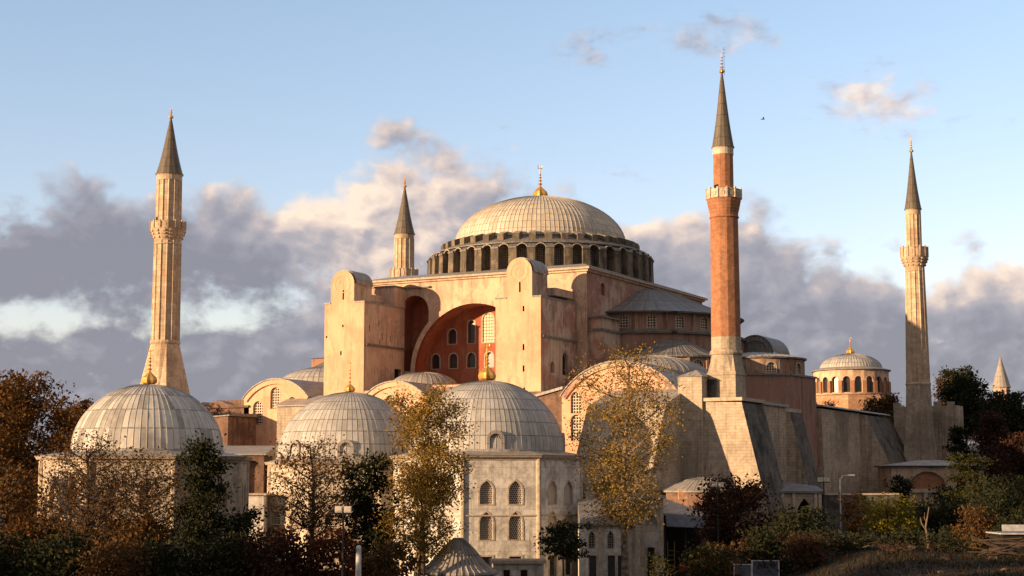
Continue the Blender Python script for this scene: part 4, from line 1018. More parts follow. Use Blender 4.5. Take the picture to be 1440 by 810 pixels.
# gothic gatehouse and retaining wall on the east side
g=thing('gatehouse','small stone gatehouse with pointed arch below the sloping east buttresses','gatehouse',at(1125,214,3))
p0,p1=at(1094,214),at(1152,214); U=(p1-p0).normalized(); N=Vector((U.y,-U.x,0)); O=(p0+p1)/2; L=(p1-p0).length; b=MB()
h=ogee(.45,3,6.4,1.05,2.2); b.plate(O,U,Z_,N,rect(-L/2,L/2,2,9.3),[h],1.5,'stone_tan','stone_tan',back=True); b.tri([O+U*a+Z_*c-N*1.45 for a,c in h],[],'dark_interior')
b.obox(O-N*3.3,U,L-.02,3.4,2,9.25,'stone_tan')
for u in (-L/2+.3,-1.0,1.9,L/2-.3): b.obox(O+U*u+N*.15,U,.4,.35,2,9.3,'stone_trim')
b.build('wall',g); b=MB(); q=lambda u,d,z:O+U*u-N*d+Z_*z
b.prism([q(-L/2-.5,-.5,9.3),q(L/2+.3,-.5,9.3),q(L/2+.3,5,9.3),q(-L/2-.5,5,9.3)],[q(-L/2-.5,-.5,9.55),q(L/2+.3,-.5,9.55),q(L/2+.3,5,10.2),q(-L/2-.5,5,11.0)],'lead_dark'); b.build('roof',g)
g=thing('retaining_wall','long low dark stone retaining wall between gatehouse and arched fountain house','wall',at(1210,216,3))
b,O,U,N,L=ob(1153,1262,216,1.6,2,9.0,'weathered_stone','stone_tan',tilt=.12); b.build('wall',g); b,*_=ob(1153,1262,215.8,2,9.0,9.25,'stone_trim',tilt=.12); b.build('coping',g)
# fountain house
g=thing('fountain_house','low pale stone fountain house with arched brick tympanum and flat lead roof','building',at(1315,258,8))
p0,p1=at(1250,258),at(1379,258); U=(p1-p0).normalized(); N=Vector((U.y,-U.x,0)); O=(p0+p1)/2; L=(p1-p0).length; b=MB()
ux=lambda px:(px-1314.5)/FPX*258
h=arch(ux(1300),9.6,9.6,3.0,16,rise=2.75); h2=ogee(ux(1347),8.2,9.9,.8,1.5)
b.plate(O,U,Z_,N,rect(-L/2,L/2,5,13.1),[h,h2],.5,'plaster_cream','stone_trim',back=True)
b.tri([O+U*a+Z_*c-N*.45 for a,c in h],[],'brick_minaret'); b.tri([O+U*a+Z_*c-N*.45 for a,c in h2],[],'dark_interior')
for k in range(16):
    for r0,r1 in ((3.0,3.45),):
        P=lambda t,r:O+U*(ux(1300)+r*math.cos(t))+Z_*(9.6+r*.92*math.sin(t))+N*.08
        b.poly([P(PI*k/16,r0),P(PI*k/16,r1),P(PI*(k+1)/16,r1),P(PI*(k+1)/16,r0)],'stone_trim')
b.obox(O-N*5.2,U,L-.02,8.8,5,13.05,'plaster_cream')
for u in (ux(1296),ux(1312)): b.obox(O+U*u+N*.3,U,.6,.5,5,9.3,'stone_trim')
b.obox(O+U*(ux(1300))+N*.3,U,5.6,.6,9.0,9.5,'stone_trim'); b.build('wall',g); b=MB(); q=lambda u,d,z:O+U*u-N*d+Z_*z
b.prism([q(-L/2-.5,-.6,13.1),q(L/2+.5,-.6,13.1),q(L/2+.5,10,13.1),q(-L/2-.5,10,13.1)],[q(-L/2-.5,-.6,13.3),q(L/2+.5,-.6,13.3),q(L/2+.5,10,13.3),q(-L/2-.5,10,13.3)],'metal_dark','lead')
b.prism([q(-L/2-.3,-.4,13.3),q(L/2+.3,-.4,13.3),q(L/2+.3,9.8,13.3),q(-L/2-.3,9.8,13.3)],[q(-2,4,14.2),q(2,4,14.2),q(2,5,14.2),q(-2,5,14.2)],'lead'); b.build('roof',g)
# little fountain kiosk with white domed roof
c=at(1366,300,14); g=thing('kiosk','tiny pale domed kiosk among dark trees right of far right minaret','kiosk',c); b=MB(); b.lathe(c,[(1.3,-3),(1.3,2.2)],12,'stone_trim'); b.build('wall',g)
b=MB(); b.ribdome((c.x,c.y,16.2),2.1,1.3,20,'lead',rows=2,rib=.04); d=b.build('dome',g); gold_finial(d,(c.x,c.y,17.4),.3,h=1.8)
# tent-roofed kiosk at the bottom
c=at(645,165,-2); g=thing('kiosk','small kiosk with bell-shaped ribbed lead roof before the big marble mausoleum','kiosk',c)
b=MB(); b.lathe((c.x,c.y,0),[(3.0,-2.5),(3.0,1.6)],10,'marble_warm',phase=.2); b.build('wall',g)
b=MB(); pr=[(4.05,1.55),(4.0,1.8),(3.5,2.05),(2.9,2.5),(2.35,3.1),(1.7,3.9),(1.0,4.6),(.45,5.05),(0,5.2)]; b.lathe((c.x,c.y,0),[(3.0,1.4),(4.0,1.5),(4.05,1.6)],40,'stone_trim'); b.ribdome((c.x,c.y,0),4.05,1,40,'lead',rows=4,rib=.1,prof=pr); b.build('roof',g)
for k in range(10):
    a=2*PI*k/10; b=MB(); x,y=c.x+math.cos(a)*3.5,c.y+math.sin(a)*3.5; b.lathe((x,y,0),[(.2,-2.4),(.2,-2.1),(.14,-2),(.13,1.2),(.22,1.45)],8,'stone_trim'); b.build('column',g)
g=thing('annex','low flat-roofed marble annex between bell-roofed kiosk and small dark tree','building',at(728,178,-2))
b,O,U,N,L=ob(694,764,178,4,-3,1.9,'marble'); b.build('wall',g)
for u in (-1.3,.6): window(g,O,U,N,rect(u-.35,u+.35,-1.6,1.2),'dark_interior',-.04,'stone_trim',.14)
b,*_=ob(690,768,177.6,4.6,1.9,2.25,'stone_trim','lead_dark'); b.build('roof',g)

# ================================================================== far buildings
c=at(1197,420); g=thing('church','distant rotunda church with cream arcaded drum and shallow pale dome','church',(c.x,c.y,20)); b=MB(); n=20; ws=[]; r0=9.7
for k in range(n):
    A=2*PI*k/n; B=2*PI*(k+1)/n; p0=c+Vector((math.cos(A)*r0,math.sin(A)*r0,0)); p1=c+Vector((math.cos(B)*r0,math.sin(B)*r0,0)); U=(p1-p0).normalized(); N=U.cross(Z_); L=(p1-p0).length; O=(p0+p1)/2
    h=arch(0,33.4,36.6,.92); b.plate(O,U,Z_,N,rect(-L/2,L/2,30,39.3),[h],.9,'plaster_cream','plaster_cream'); ws.append((O,U,N,h))
    b.obox(O+U*L/2+N*.12,U,1.0,.6,33.2,36.4,'brick_minaret')
b.lathe(c,[(10.1,32.9),(10.25,33.2),(9.8,33.25)],40,'stone_trim')
d=b.build('drum',g)
for O,U,N,h in ws: window(d,O,U,N,h,'glass_dark',.7,'plaster_cream',.25)
b=MB(); b.lathe(c,[(10.2,39.2),(10.3,39.45),(8,40.1)],60,'lead'); b.ribdome((c.x,c.y,40.0),8.0,3.9,64,'lead_dome',rows=5,rib=.08); d=b.build('dome',g); gold_finial(d,(c.x,c.y,43.8),.95,h=4.6)
b=MB(); b.lathe(c,[(11.2,10),(11.2,32.6),(10,32.9)],8,'brick_stripe',phase=.2); b.obox((c.x,c.y,0),RD,34,22,10,27,'brick_wall','lead'); b.obox((c.x+RD.x*-14,c.y+RD.y*-14,0),RD,10,18,27,29.5,'brick_wall','lead'); b.build('nave_wall',g)
c=at(1408,620); g=thing('tower','far pale tower with pointed grey spire above the trees at right edge','tower',(c.x,c.y,20)); b=MB(); b.lathe(c,[(3.1,10),(3.1,46.2),(3.5,46.4),(3.5,46.9)],8,'plaster_cream'); w=b.build('wall',g)
for k in range(8):
    a=2*PI*(k+.5)/8; N=Vector((math.cos(a),math.sin(a),0)); U=Vector((-N.y,N.x,0)); window(w,Vector((c.x,c.y,0))+N*(3.1*math.cos(PI/8)),U,N,arch(0,43.4,45,.45,6),'glass_dark',-.03,'stone_trim',.15)
b=MB(); b.lathe(c,[(3.7,46.6),(3.4,47.2),(0.15,58.5),(0,60)],16,'lead'); b.build('spire',g)

# ================================================================== street furniture
def lamp(px,D,zt,label,kind):
    c=at(px,D); zg=gz(c.x,c.y); g=thing('street_lamp' if kind=='arm' else 'floodlight_mast',label,'lamp',(c.x,c.y,zg))
    b=MB(); b.tube([(c.x,c.y,zg-.1),(c.x,c.y,zg+1.2),(c.x,c.y,zt)],[.13,.10,.07],'metal_pale' if kind=='arm' else 'metal_dark',8); b.build('pole',g)
    if kind=='arm':
        b=MB(); b.tube([(c.x,c.y,zt-.3),tuple(Vector((c.x,c.y,zt))+RD*.3+Z_*.25),tuple(Vector((c.x,c.y,zt))+RD*1.1+Z_*.38)],[.06,.05,.05],'metal_pale',6); b.build('arm',g)
        b=MB(); q=c+RD*1.25; b.obox((q.x,q.y,0),RD,.75,.3,zt+.28,zt+.42,'metal_pale'); b.build('lamp_head',g)
    else:
        for s_ in (-.34,.34):
            b=MB(); q=c+RD*s_; b.obox((q.x,q.y,0),RD,.55,.4,zt-.1,zt+.38,'metal_pale'); b.obox((q.x-VD.x*.22,q.y-VD.y*.22,0),RD,.46,.04,zt-.04,zt+.32,'white_frame'); b.build('lamp_head',g)
        b=MB(); b.obox((c.x,c.y,0),RD,1.3,.1,zt-.2,zt-.1,'metal_dark'); b.build('crossbar',g)
lamp(485,122,8.65,'black floodlight mast with two white heads before the middle mausoleum','flood')
lamp(1007,172,10.4,'slim floodlight mast with pale heads left of the maroon tree','flood')
lamp(1155,182,10.9,'floodlight mast with box heads beside the gatehouse','flood')
lamp(1178,180,11.2,'pale street lamp with curved arm before the long stone wall','arm')
c=at(507,122,-2); b=MB(); b.lathe(c,[(.27,0),(.2,7.95),(.16,8.08),(0,8.12)],12,'metal_pale'); tag(b.build('pipe_post',None,Vector(c)),'plain pale grey post right of the black floodlight mast','post')
# gate and fence panels at the bottom
for i,(px0,px1,lab) in enumerate(((1028,1052,'pale metal gate leaf beside the maroon tree, left of the taller panel'),(1053,1090,'taller pale metal gate panel right of the smaller leaf'))):
    p0,p1=at(px0,150),at(px1,150); z0=gz(p0.x,p0.y)-.2; U=(p1-p0).normalized(); L=(p1-p0).length; zt=3.3+.35*i
    g=thing('gate',lab,'gate',(p0.x,p0.y,z0)); b=MB()
    for u in (0,L): b.obox(p0+U*u,U,.12,.12,z0,zt,'metal_pale')
    for z in (z0+.3,(z0+zt)/2,zt-.1): b.obox(p0+U*L/2,U,L,.07,z,z+.08,'metal_pale')
    b.build('gate_frame',g); b=MB(); b.obox(p0+U*L/2+VD*.05,U,L-.16,.03,z0+.4,zt-.15,'awning_blue'); b.build('panel',g)
# sheds, timber pile
g0=at(1440,150); z=gz(g0.x,g0.y); g=thing('shed','low grey flat-roofed shed at the right edge above the timber','shed',(g0.x,g0.y,z))
b,O,U,N,L=ob(1402,1480,150,4,z-.3,6.0,'dark_interior'); b.build('wall',g); b,*_=ob(1400,1482,149.6,4.8,6.0,6.12,'metal_pale','lead'); b.build('roof',g); b,*_=ob(1402,1440,149.4,.1,6.3,6.9,'metal_pale'); b.build('parapet',g)
g0=at(1400,146); z=gz(g0.x,g0.y)
for i in range(16):
    px0=rnd.uniform(1352,1400); px1=px0+rnd.uniform(45,95); D=143+i*.32; p0,p1=at(px0,D),at(px1,D+rnd.uniform(-.5,.9)); za=z+.25+rnd.uniform(0,1.9); zb=z+.25+rnd.uniform(0,2.0)
    b=MB(); rr=rnd.uniform(.045,.085); b.tube([(p0.x,p0.y,za),(p1.x,p1.y,zb)],[rr,rr*.8],'timber',6)
    tag(b.build('timber_pole',None,Vector((p0.x,p0.y,za))),'long bare timber pole lying in the loose stack at lower right','timber','timber poles stacked at lower right')
# a far bird
c=CAM+RD*(360/FPX*220)+VD*220; c.z=11+(675-161)*220/FPX; b=MB()
b.tube([c-RD*.35,c,c+RD*.3],[.02,.09,.02],'metal_dark',6)
for s_ in (-1,1): b.poly([c,c+VD*.2*s_+RD*.12,c+VD*.75*s_+Z_*.25,c+VD*.35*s_-RD*.08+Z_*.12],'metal_dark'); b.poly([c-Z_*.02,c+VD*.35*s_-RD*.08+Z_*.1,c+VD*.75*s_+Z_*.23,c+VD*.2*s_+RD*.12-Z_*.02],'metal_dark')
tag(b.build('bird',None,Vector(c)),'small dark bird flying in clear sky right of the brick minaret','bird')
# loose rocks on the bank
rock_m=None
rocks=[]
for i in range(9):
    px=rnd.uniform(1180,1450); D=rnd.uniform(128,158); p=at(px,D); z=gz(p.x,p.y); s_=rnd.uniform(.2,.6)
    b=MB(); n=7; st=[(s_*rnd.uniform(.8,1.1),-.2*s_),(s_*rnd.uniform(.75,1.0),.25*s_),(s_*rnd.uniform(.3,.6),.55*s_)]
    ring=[[Vector((p.x+math.cos(2*PI*k/n)*r*rnd.uniform(.75,1.2)*1.4,p.y+math.sin(2*PI*k/n)*r*rnd.uniform(.75,1.2),z+h+rnd.uniform(-.1,.1)*s_)) for k in range(n)] for r,h in st]
    for a_,c_ in zip(ring,ring[1:]):
        for k in range(n): b.poly([a_[k],a_[(k+1)%n],c_[(k+1)%n],c_[k]],'stone_rubble')
    b.poly(ring[-1],'stone_rubble')
    tag(b.build('rock',None,Vector((p.x,p.y,z))),'rough brown boulder on the earth bank at lower right','rock','boulders on the earth bank')

# ================================================================== trees
def leaves(name,parent,cen,size,m,seed,off):
    rs=np.random.RandomState(seed); n=len(cen)
    a=rs.normal(size=(n,3)); a/=np.linalg.norm(a,axis=1)[:,None]; bq=rs.normal(size=(n,3)); bq-=a*(a*bq).sum(1)[:,None]; bq/=np.linalg.norm(bq,axis=1)[:,None]
    s=size*rs.uniform(.45,1.5,(n,1)); V=np.stack([cen-a*s*.62,cen+bq*s*.36,cen+a*s*.62,cen-bq*s*.36],1).reshape(-1,3)-np.array(off)
    me=bpy.data.meshes.new(name); me.vertices.add(4*n); me.vertices.foreach_set('co',V.ravel()); me.loops.add(4*n); me.loops.foreach_set('vertex_index',np.arange(4*n)); me.polygons.add(n)
    me.polygons.foreach_set('loop_start',np.arange(n)*4); me.polygons.foreach_set('loop_total',np.full(n,4)); me.update(); me.materials.append(MATS[m])
    o=bpy.data.objects.new(name,me); COL.objects.link(o); o.parent=parent; return o
def tree(label,px,D,ytop,w,ybase_crown,m,dens=1.,leaf=.30,kind='round',bark='bark',lean=0,seed=1,cat='tree',name='deciduous_tree',clump=1.,nprim=12,group=None,twig=1,z=None,flat=1.):
    """ytop, ybase_crown: picture rows of crown top and bottom at distance D; w: crown width in picture px"""
    rs=random.Random(seed); nr=np.random.RandomState(seed)
    c=at(px,D); zg=gz(c.x,c.y) if z is None else z; zt=11+(675-ytop)*D/FPX; zb=max(zg+.4,11+(675-ybase_crown)*D/FPX); W=w*D/FPX/2
    g=thing(name,label,cat,(c.x,c.y,zg),group); H=zt-zg
    base=c-RD*lean*H+Z_*zg; b=MB(); r0=max(.1,H*.016)*(1.15 if kind!='shrub' else .6)
    top=c+Z_*(zb+(zt-zb)*.86); tr=[]
    for k in range(9):
        t=k/8; p=base.lerp(top,t); p=p+RD*(math.sin(t*5+seed)*.02*H*t)+VD*(math.cos(t*4+seed)*.02*H*t); tr.append(Vector(p))
    tr[0].z=zg-.2
    b.tube(tr,[r0*(1-.82*(k/8)) for k in range(9)],bark,8)
    cz=(zb+zt)/2; hz=(zt-zb)/2; tips=[]
    def inside(p):
        return ((p.x-c.x)**2+(p.y-c.y)**2)/W**2+((p.z-cz)/hz)**2
    def tp(t):
        f=t*8; i=min(7,int(f)); return tr[i].lerp(tr[i+1],f-i)
    N1=nprim
    for i in range(N1):
        t=(i+.5)/N1; zz=zb+(zt-zb)*(.04+.9*t); ang=i*2.4+rs.uniform(-.4,.4)
        ph=(zz-cz)/hz
        if kind=='cone': rad=W*(1-t)*.95+.15*W
        elif kind=='umbrella': rad=W*rs.uniform(.5,.95); zz=zb+(zt-zb)*rs.uniform(.35,.8)
        elif kind=='tiers': rad=W*(1-.55*t)*rs.uniform(.75,1.05)
        else: rad=W*math.sqrt(max(.06,1-ph*ph))*rs.uniform(.7,1.02)
        tip=Vector((c.x+math.cos(ang)*rad,c.y+math.sin(ang)*rad,zz))
        drop=(.28 if kind in('round','sparse','shrub') else .08)*(rad+.3*H*.2)
        tz=max(.12,min(.97,(zz-drop*1.6-zg)/max(.1,(top.z-zg)))) if kind!='umbrella' else .93
        st=tp(tz); mid=st.lerp(tip,.5)+Z_*(-.06*rad)+Vector((rs.uniform(-1,1),rs.uniform(-1,1),rs.uniform(-.3,.6)))*.10*rad
        rr=r0*.42*(1-.55*tz)+.02
        pts=[st,st.lerp(mid,.5)+Vector((rs.uniform(-1,1),rs.uniform(-1,1),rs.uniform(-.5,.5)))*.05*rad,mid,mid.lerp(tip,.55)+Vector((rs.uniform(-1,1),rs.uniform(-1,1),rs.uniform(-.3,.6)))*.07*rad,tip]
        b.tube(pts,[rr,rr*.8,rr*.6,rr*.4,rr*.15],bark,5); tips.append((tip,1))
        ns=int(7*twig)
        for j in range(ns):
            t2=.25+.75*(j+rs.random())/ns; f=t2*4; k=min(3,int(f)); s0=pts[k].lerp(pts[k+1],f-k)
            d=Vector((rs.gauss(0,1),rs.gauss(0,1),rs.gauss(.25,.7))); d.normalize(); ln=W*rs.uniform(.22,.5)
            if kind in('tiers','umbrella'): d.z*=.25
            e=s0+d*ln; 
            if kind in('round','sparse','shrub') and inside(e)>1.25: e=s0+(Vector((c.x,c.y,cz))-s0)*.25+d*ln*.4
            e.z=min(e.z,zt+.1)
            m2=s0.lerp(e,.5)+Vector((rs.uniform(-1,1),rs.uniform(-1,1),rs.uniform(-.4,.8)))*.12*ln
            r2=rr*.32; b.tube([s0,m2,e],[r2,r2*.65,r2*.25],bark,4); tips.append((e,.75)); tips.append((m2,.4))
            for q in range(2 if twig>=1 else 1):
                d2=Vector((rs.gauss(0,1),rs.gauss(0,1),rs.gauss(.3,.7))).normalized(); e2=m2+d2*ln*.55; e2.z=min(e2.z,zt+.15); b.tube([m2,e2],[r2*.5,r2*.15],bark,3); tips.append((e2,.6))
    b.build('trunk',g)
    P=[]
    area=W*hz
    per=dens*area*88/leaf**1.1/ max(1,len(tips))
    for tipp,wt in tips:
        if rs.random()<(.22 if kind=='sparse' else .12*(2-min(dens,1.9))): continue
        sc=(W*.085+.22)*clump*rs.uniform(.5,1.5)
        n=int(per*wt*rs.uniform(.4,1.7)); 
        if n<1: continue
        q=nr.normal(size=(n,3))*sc*np.array([1,1,.7*flat])+np.array(tipp); P.append(q)
    P=np.concatenate(P); P=P[(P[:,2]<zt+.35)&(P[:,2]>zg+.15)]
    leaves('crown',g,P,leaf,m,seed,(c.x,c.y,zg))
    return g
TREES=[
 dict(label='tall sparse yellow plane tree with pale trunk before the sloping stone buttress',px=878,D=165,ytop=484,w=158,ybase_crown=740,m='leaf_gold',dens=1.25,leaf=.185,kind='sparse',bark='bark_pale',seed=3,nprim=24,twig=1.7,clump=.95,name='plane_tree'),
 dict(label='golden plane tree between the middle and right mausoleum domes',px=604,D=160,ytop=543,w=125,ybase_crown=700,m='leaf_gold',dens=2.1,leaf=.19,kind='round',bark='bark_pale',lean=.06,seed=5,nprim=14,twig=1.2,name='plane_tree'),
 dict(label='brown-gold bushy plane tree low before the right mausoleum left corner',px=596,D=158,ytop=655,w=112,ybase_crown=775,m='leaf_gold',dens=1.7,leaf=.19,seed=6,nprim=14,name='plane_tree'),
 dict(label='dark green and brown tree filling the gap before the middle mausoleum',px=520,D=162,ytop=636,w=95,ybase_crown=820,m='leaf_dark',dens=2.2,leaf=.3,seed=8,nprim=14),
 dict(label='nearly bare reddish tree with twisted limbs before middle mausoleum left side',px=440,D=150,ytop=612,w=135,ybase_crown=745,m='leaf_orange',dens=1.0,leaf=.2,kind='sparse',seed=11,nprim=20,twig=2.2,clump=.6),
 dict(label='dark evergreen with clumpy crown right of the leftmost dome',px=292,D=136,ytop=612,w=76,ybase_crown=790,m='leaf_dark',dens=2.8,leaf=.22,kind='tiers',seed=13,nprim=11,name='evergreen_tree',clump=1.25),
 dict(label='twiggy brown tree before left corner of the leftmost mausoleum',px=125,D=140,ytop=608,w=150,ybase_crown=770,m='leaf_orange',dens=1.1,leaf=.18,kind='sparse',seed=17,nprim=30,twig=2.6,clump=.9),
 dict(label='fine-branched russet tree before the centre of the leftmost mausoleum',px=215,D=141,ytop=634,w=165,ybase_crown=785,m='leaf_orange',dens=1.15,leaf=.18,kind='sparse',seed=19,nprim=32,twig=2.6,clump=.9),
 dict(label='huge rounded rust-orange tree at the far left edge against the sky',px=28,D=240,ytop=524,w=155,ybase_crown=720,m='leaf_orange',dens=2.3,leaf=.42,seed=23,nprim=26),
 dict(label='distant brown tree peeking between the rust-orange tree and leftmost dome',px=112,D=262,ytop=562,w=70,ybase_crown=680,m='leaf_orange',dens=2.2,leaf=.42,seed=29,nprim=14),
 dict(label='ochre-brown tree at the lower left edge below the rust-orange one',px=18,D=150,ytop=648,w=115,ybase_crown=790,m='leaf_brown',dens=1.7,leaf=.28,seed=31,nprim=16),
 dict(label='small dark green tree with thin forked trunk before the right mausoleum',px=790,D=140,ytop=733,w=74,ybase_crown=783,m='leaf_dark',dens=2.4,leaf=.26,kind='tiers',seed=37,nprim=9,flat=.6),
 dict(label='broad maroon-brown tree below the sunlit sloping buttress',px=1030,D=175,ytop=670,w=112,ybase_crown=775,m='leaf_maroon',dens=2.6,leaf=.28,seed=41,nprim=18),
 dict(label='dark green tree before the gatehouse',px=1120,D=165,ytop=716,w=100,ybase_crown=800,m='leaf_dark',dens=2.6,leaf=.28,seed=43,nprim=14),
 dict(label='narrow orange-brown shrub before the retaining wall',px=1194,D=178,ytop=692,w=40,ybase_crown=770,m='leaf_orange',dens=1.6,leaf=.22,kind='shrub',seed=47,nprim=9,cat='shrub',name='shrub'),
 dict(label='yellow-green rounded tree below the retaining wall',px=1243,D=180,ytop=697,w=88,ybase_crown=775,m='leaf_yellow',dens=2.3,leaf=.26,seed=53,nprim=14),
 dict(label='dark bushy tree below the fountain house brick arch',px=1318,D=186,ytop=702,w=100,ybase_crown=790,m='leaf_dark',dens=2.4,leaf=.3,seed=59,nprim=14),
 dict(label='flat-tiered cedar before the right end of the fountain house',px=1357,D=214,ytop=636,w=76,ybase_crown=705,m='leaf_green',dens=1.8,leaf=.26,kind='tiers',seed=61,nprim=10,name='cedar_tree',flat=.35),
 dict(label='broad green tree at right edge below the cedar',px=1405,D=196,ytop=668,w=110,ybase_crown=770,m='leaf_dark',dens=2.3,leaf=.3,seed=67,nprim=14),
 dict(label='brown cone-shaped tree below the umbrella pine',px=1393,D=290,ytop=580,w=66,ybase_crown=680,m='leaf_maroon',dens=2.3,leaf=.42,kind='cone',seed=71,nprim=16),
 dict(label='dark rounded tree right of the far right minaret top of base',px=1357,D=330,ytop=529,w=70,ybase_crown=610,m='leaf_dark',dens=2.6,leaf=.5,seed=73,nprim=16),
 dict(label='dark flat-topped umbrella pine at the right edge under the spire',px=1418,D=305,ytop=553,w=98,ybase_crown=612,m='leaf_dark',dens=3.0,leaf=.42,kind='round',seed=79,nprim=24,name='umbrella_pine'),
 dict(label='thin bare-topped tree touching the far right minaret',px=1327,D=345,ytop=527,w=34,ybase_crown=580,m='leaf_brown',dens=.7,leaf=.4,kind='sparse',seed=83,nprim=10),
 dict(label='dark brown tree at the foot of the distant rotunda church',px=1241,D=330,ytop=556,w=58,ybase_crown=610,m='leaf_brown',dens=2.6,leaf=.42,seed=89,nprim=14),
 dict(label='dark narrow tree standing against foot of the far right minaret',px=1344,D=276,ytop=598,w=34,ybase_crown=660,m='leaf_dark',dens=2.4,leaf=.4,kind='cone',seed=97,nprim=10),
 dict(label='wide dark tree mass at right edge behind the green tree',px=1436,D=250,ytop=610,w=90,ybase_crown=700,m='leaf_maroon',dens=2.4,leaf=.4,seed=101,nprim=16),
 dict(label='small olive bush at lower middle under the canopy',px=985,D=148,ytop=762,w=60,ybase_crown=810,m='leaf_green',dens=1.8,leaf=.24,kind='shrub',seed=103,nprim=9,cat='shrub',name='shrub'),
 dict(label='bright green sapling at foot of the stone portal',px=925,D=150,ytop=775,w=40,ybase_crown=815,m='leaf_green',dens=1.0,leaf=.22,kind='shrub',seed=107,nprim=8,cat='shrub',name='shrub'),
 dict(label='tuft of dark bush on the wall by the small vaulted dormer',px=1166,D=262,ytop=566,w=24,ybase_crown=577,m='leaf_brown',dens=2,leaf=.25,kind='shrub',seed=109,nprim=6,cat='shrub',name='shrub',z=22.4),
 dict(label='dark shrub clinging to the foot of the last sloping buttress',px=1262,D=236,ytop=668,w=34,ybase_crown=700,m='leaf_dark',dens=2.2,leaf=.3,kind='shrub',seed=111,nprim=8,cat='shrub',name='shrub'),
 dict(label='dark hedge-like shrub before the fountain house doorway',px=1335,D=238,ytop=684,w=64,ybase_crown=710,m='leaf_dark',dens=2.4,leaf=.3,kind='shrub',seed=113,nprim=9,cat='shrub',name='shrub'),
]
for d in TREES: tree(**d)
HEDGE=[(15,132,752,130,'leaf_dark'),(95,128,750,110,'leaf_dark'),(165,126,762,110,'leaf_brown'),(240,128,756,110,'leaf_dark'),(318,130,752,95,'leaf_dark'),(392,130,745,110,'leaf_maroon'),(462,132,748,95,'leaf_red'),(548,135,762,90,'leaf_brown'),
 (60,145,722,110,'leaf_orange'),(190,137,728,120,'leaf_brown'),(345,146,712,80,'leaf_dark')]
HL=['dark shrub at the lower left corner','dark rounded shrub right of the corner shrub at lower left','brown shrub under the left mausoleum door side','dark shrub below centre of the leftmost mausoleum','dark shrub under the clumpy evergreen','maroon shrub below the pale stone porch','reddish shrub left of the black floodlight mast','brown shrub left of the bell-roofed kiosk','orange-brown tree before the lower left mausoleum wall','low brown tree before the leftmost mausoleum','dark tree between the leftmost and middle mausoleums']
for i,(px,D,yt,w,mm) in enumerate(HEDGE): tree(HL[i],px,D,yt,w,840,mm,dens=2.6,leaf=.28,kind='shrub' if i<8 else 'round',seed=200+i,cat='shrub' if i<8 else 'tree',name='shrub' if i<8 else 'deciduous_tree',nprim=12)
LOW=[(1090,160,752,70,'leaf_maroon'),(1150,158,748,80,'leaf_dark'),(1212,162,752,70,'leaf_dark'),(1270,164,745,70,'leaf_dark'),(1340,166,742,80,'leaf_dark'),(1060,166,748,60,'leaf_maroon')]
LL=['maroon shrub right of the metal gate panel','dark shrub below the dark green tree by gatehouse','dark shrub right below the yellow-green tree','dark shrub left of the dead trunk','dark shrub right of the dead trunk','small maroon shrub behind the metal gate']
for i,(px,D,yt,w,mm) in enumerate(LOW): tree(LL[i],px,D,yt,w,800,mm,dens=2.4,leaf=.26,kind='shrub',seed=300+i,cat='shrub',name='shrub',nprim=10)
MORE=[(1415,156,728,70,'leaf_dark'),(1255,146,764,70,'leaf_maroon'),(1075,152,742,85,'leaf_dark'),(1130,148,752,70,'leaf_maroon'),(1180,150,750,75,'leaf_dark'),(1235,149,756,60,'leaf_dark'),(1325,150,752,80,'leaf_dark'),(1365,158,712,60,'leaf_brown'),(1400,170,690,80,'leaf_dark'),(1010,150,765,60,'leaf_brown')]
MLB=['dark shrub directly below the flat-roofed shed at right edge','low maroon shrub on the earth bank before the dead trunk','dark round shrub nearest the metal gate panel','maroon shrub in front of the dark tree by gatehouse','dark shrub between the maroon shrub and the dead trunk','small dark shrub on the earth bank left of dead trunk','dark shrub on the earth bank right of dead trunk','thin brown tree above the timber pile','dark tree directly left of the flat-roofed shed','brown bush beside the olive bush at lower middle']
for i,(px,D,yt,w,mm) in enumerate(MORE): tree(MLB[i],px,D,yt,w,815,mm,dens=2.6,leaf=.24,kind='shrub',seed=350+i,cat='tree' if i in(7,8) else 'shrub',name='deciduous_tree' if i in(7,8) else 'shrub',nprim=11)
def grass():
    rs=np.random.RandomState(5); V=[];n=26000
    Ls=rs.uniform(14,62,n); Ds=rs.uniform(118,176,n); k=0
    co=np.zeros((n,3,3))
    for i in range(n):
        p=CAM+RD*Ls[i]+VD*Ds[i]; z=gz(p.x,p.y)-.03; 
        pat=math.sin(p.x*.7+1.3*math.sin(p.y*.5))*math.sin(p.y*.6+math.sin(p.x*.3)*2)
        h=rs.uniform(.15,.55)*(1.0 if pat>-.1 else .35); a=rs.uniform(0,6.28); w=rs.uniform(.03,.09)
        dx,dy=math.cos(a)*w,math.sin(a)*w; bx,by=rs.normal(0,.16,2)
        co[i]=[[p.x-dx,p.y-dy,z],[p.x+dx,p.y+dy,z],[p.x+bx,p.y+by,z+h]]
    me=bpy.data.meshes.new('grass'); me.vertices.add(3*n); me.vertices.foreach_set('co',co.ravel()); me.loops.add(3*n); me.loops.foreach_set('vertex_index',np.arange(3*n)); me.polygons.add(n)
    me.polygons.foreach_set('loop_start',np.arange(n)*3); me.polygons.foreach_set('loop_total',np.full(n,3)); me.update(); me.materials.append(MATS['leaf_maroon']); me.materials.append(MATS['leaf_dark'])
    me.polygons.foreach_set('material_index',(rs.rand(n)>.5).astype(int))
    o=bpy.data.objects.new('grass',me); COL.objects.link(o); o['kind']='stuff'; o['label']='rough dry grass and weeds on the earth bank'; o['category']='grass'
grass()
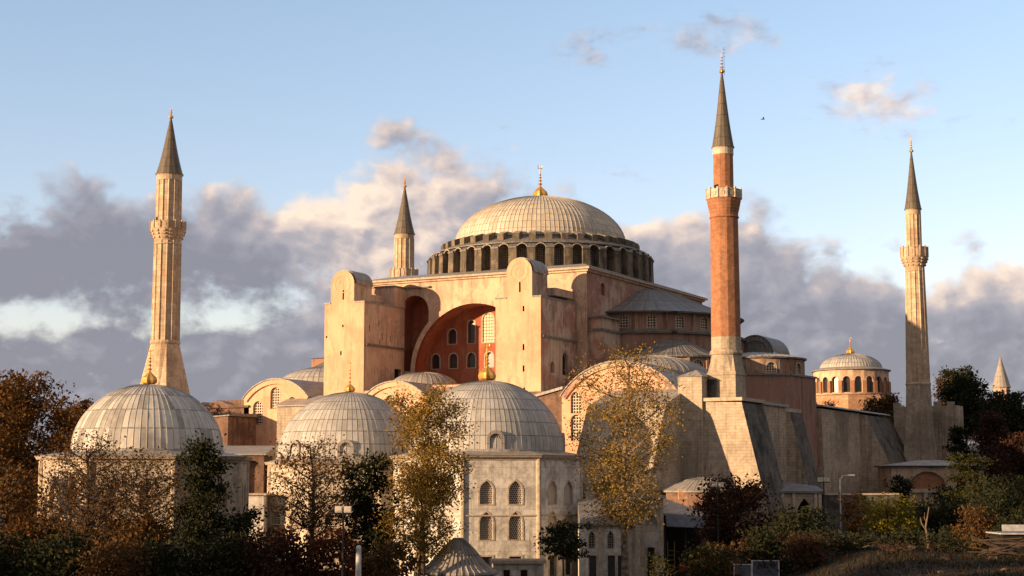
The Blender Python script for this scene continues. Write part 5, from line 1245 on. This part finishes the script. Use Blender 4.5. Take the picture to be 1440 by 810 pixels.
# dead trunk
c=at(1297,160); z=gz(c.x,c.y); b=MB(); q=lambda a,h:Vector((c.x,c.y,z))+RD*a+Z_*h
b.tube([q(.15,-.1),q(.05,1.2),q(-.1,2.2),q(.1,3.2),q(.3,4.2)],[.16,.13,.11,.08,.04],'bark_dead',7); b.tube([q(-.05,1.9),q(-.5,2.6),q(-.6,3.2)],[.08,.06,.03],'bark_dead',6); b.tube([q(.05,2.6),q(-.2,3.1),q(-.15,3.7)],[.06,.04,.02],'bark_dead',6)
tag(b.build('dead_trunk',None,Vector((c.x,c.y,z))),'bleached dead trunk with broken limbs at lower right','dead tree')
# unseen belt of trees added beyond the left edge to block the low sun
def belt(L,D,H,w,seed,m):
    p=CAM+RD*L+VD*D; return (720+L/D*FPX,D,675-(H-11)*FPX/D,w*FPX/D,m,seed)
k=0
for L,D,H in [(-128,205,14),(-118,190,15),(-109,176,14),(-100,163,15.5),(-92,150,12),(-84,138,11),(-78,126,10.5),(-72,115,12),(-64,102,22),(-57,91,23),(-50,80,23),(-44,70,22),(-38,60,22)]:
    px,D_,yt,w,mm,sd=belt(L,D,H,13,400+k,['leaf_dark','leaf_orange','leaf_brown'][k%3])
    tree('tall unseen tree added beyond the left edge to shade the ground',px,D_,yt,w,675+13*FPX/D_,mm,dens=1.5,leaf=.7,seed=sd,nprim=14,group='belt of unseen shading trees added beyond the left edge'); k+=1
# park trees outside the right and left edges of the picture: copies of two built trees
src=[o for o in COL.objects if o.parent is None and o.get('label') in ('dark rounded tree right of the far right minaret top of base','brown cone-shaped tree below the umbrella pine')]
for i in range(26):
    right=i<18
    L=rnd.uniform(118,260) if right else rnd.uniform(-190,-108); D=rnd.uniform(290,470) if right else rnd.uniform(255,330)
    p=CAM+RD*L+VD*D; o=src[i%len(src)]; r=o.copy(); COL.objects.link(r); r.location=(p.x,p.y,gz(p.x,p.y)); r.rotation_euler=(0,0,rnd.uniform(0,6.2)); k=rnd.uniform(.8,1.2); r.scale=(k,k,k)
    r['label']='park tree among the wood beyond the right edge' if right else 'park tree among the wood beyond the left edge'
    r['group']='wood beyond the right edge' if right else 'wood beyond the left edge'
    for ch in list(o.children): c=ch.copy(); COL.objects.link(c); c.parent=r
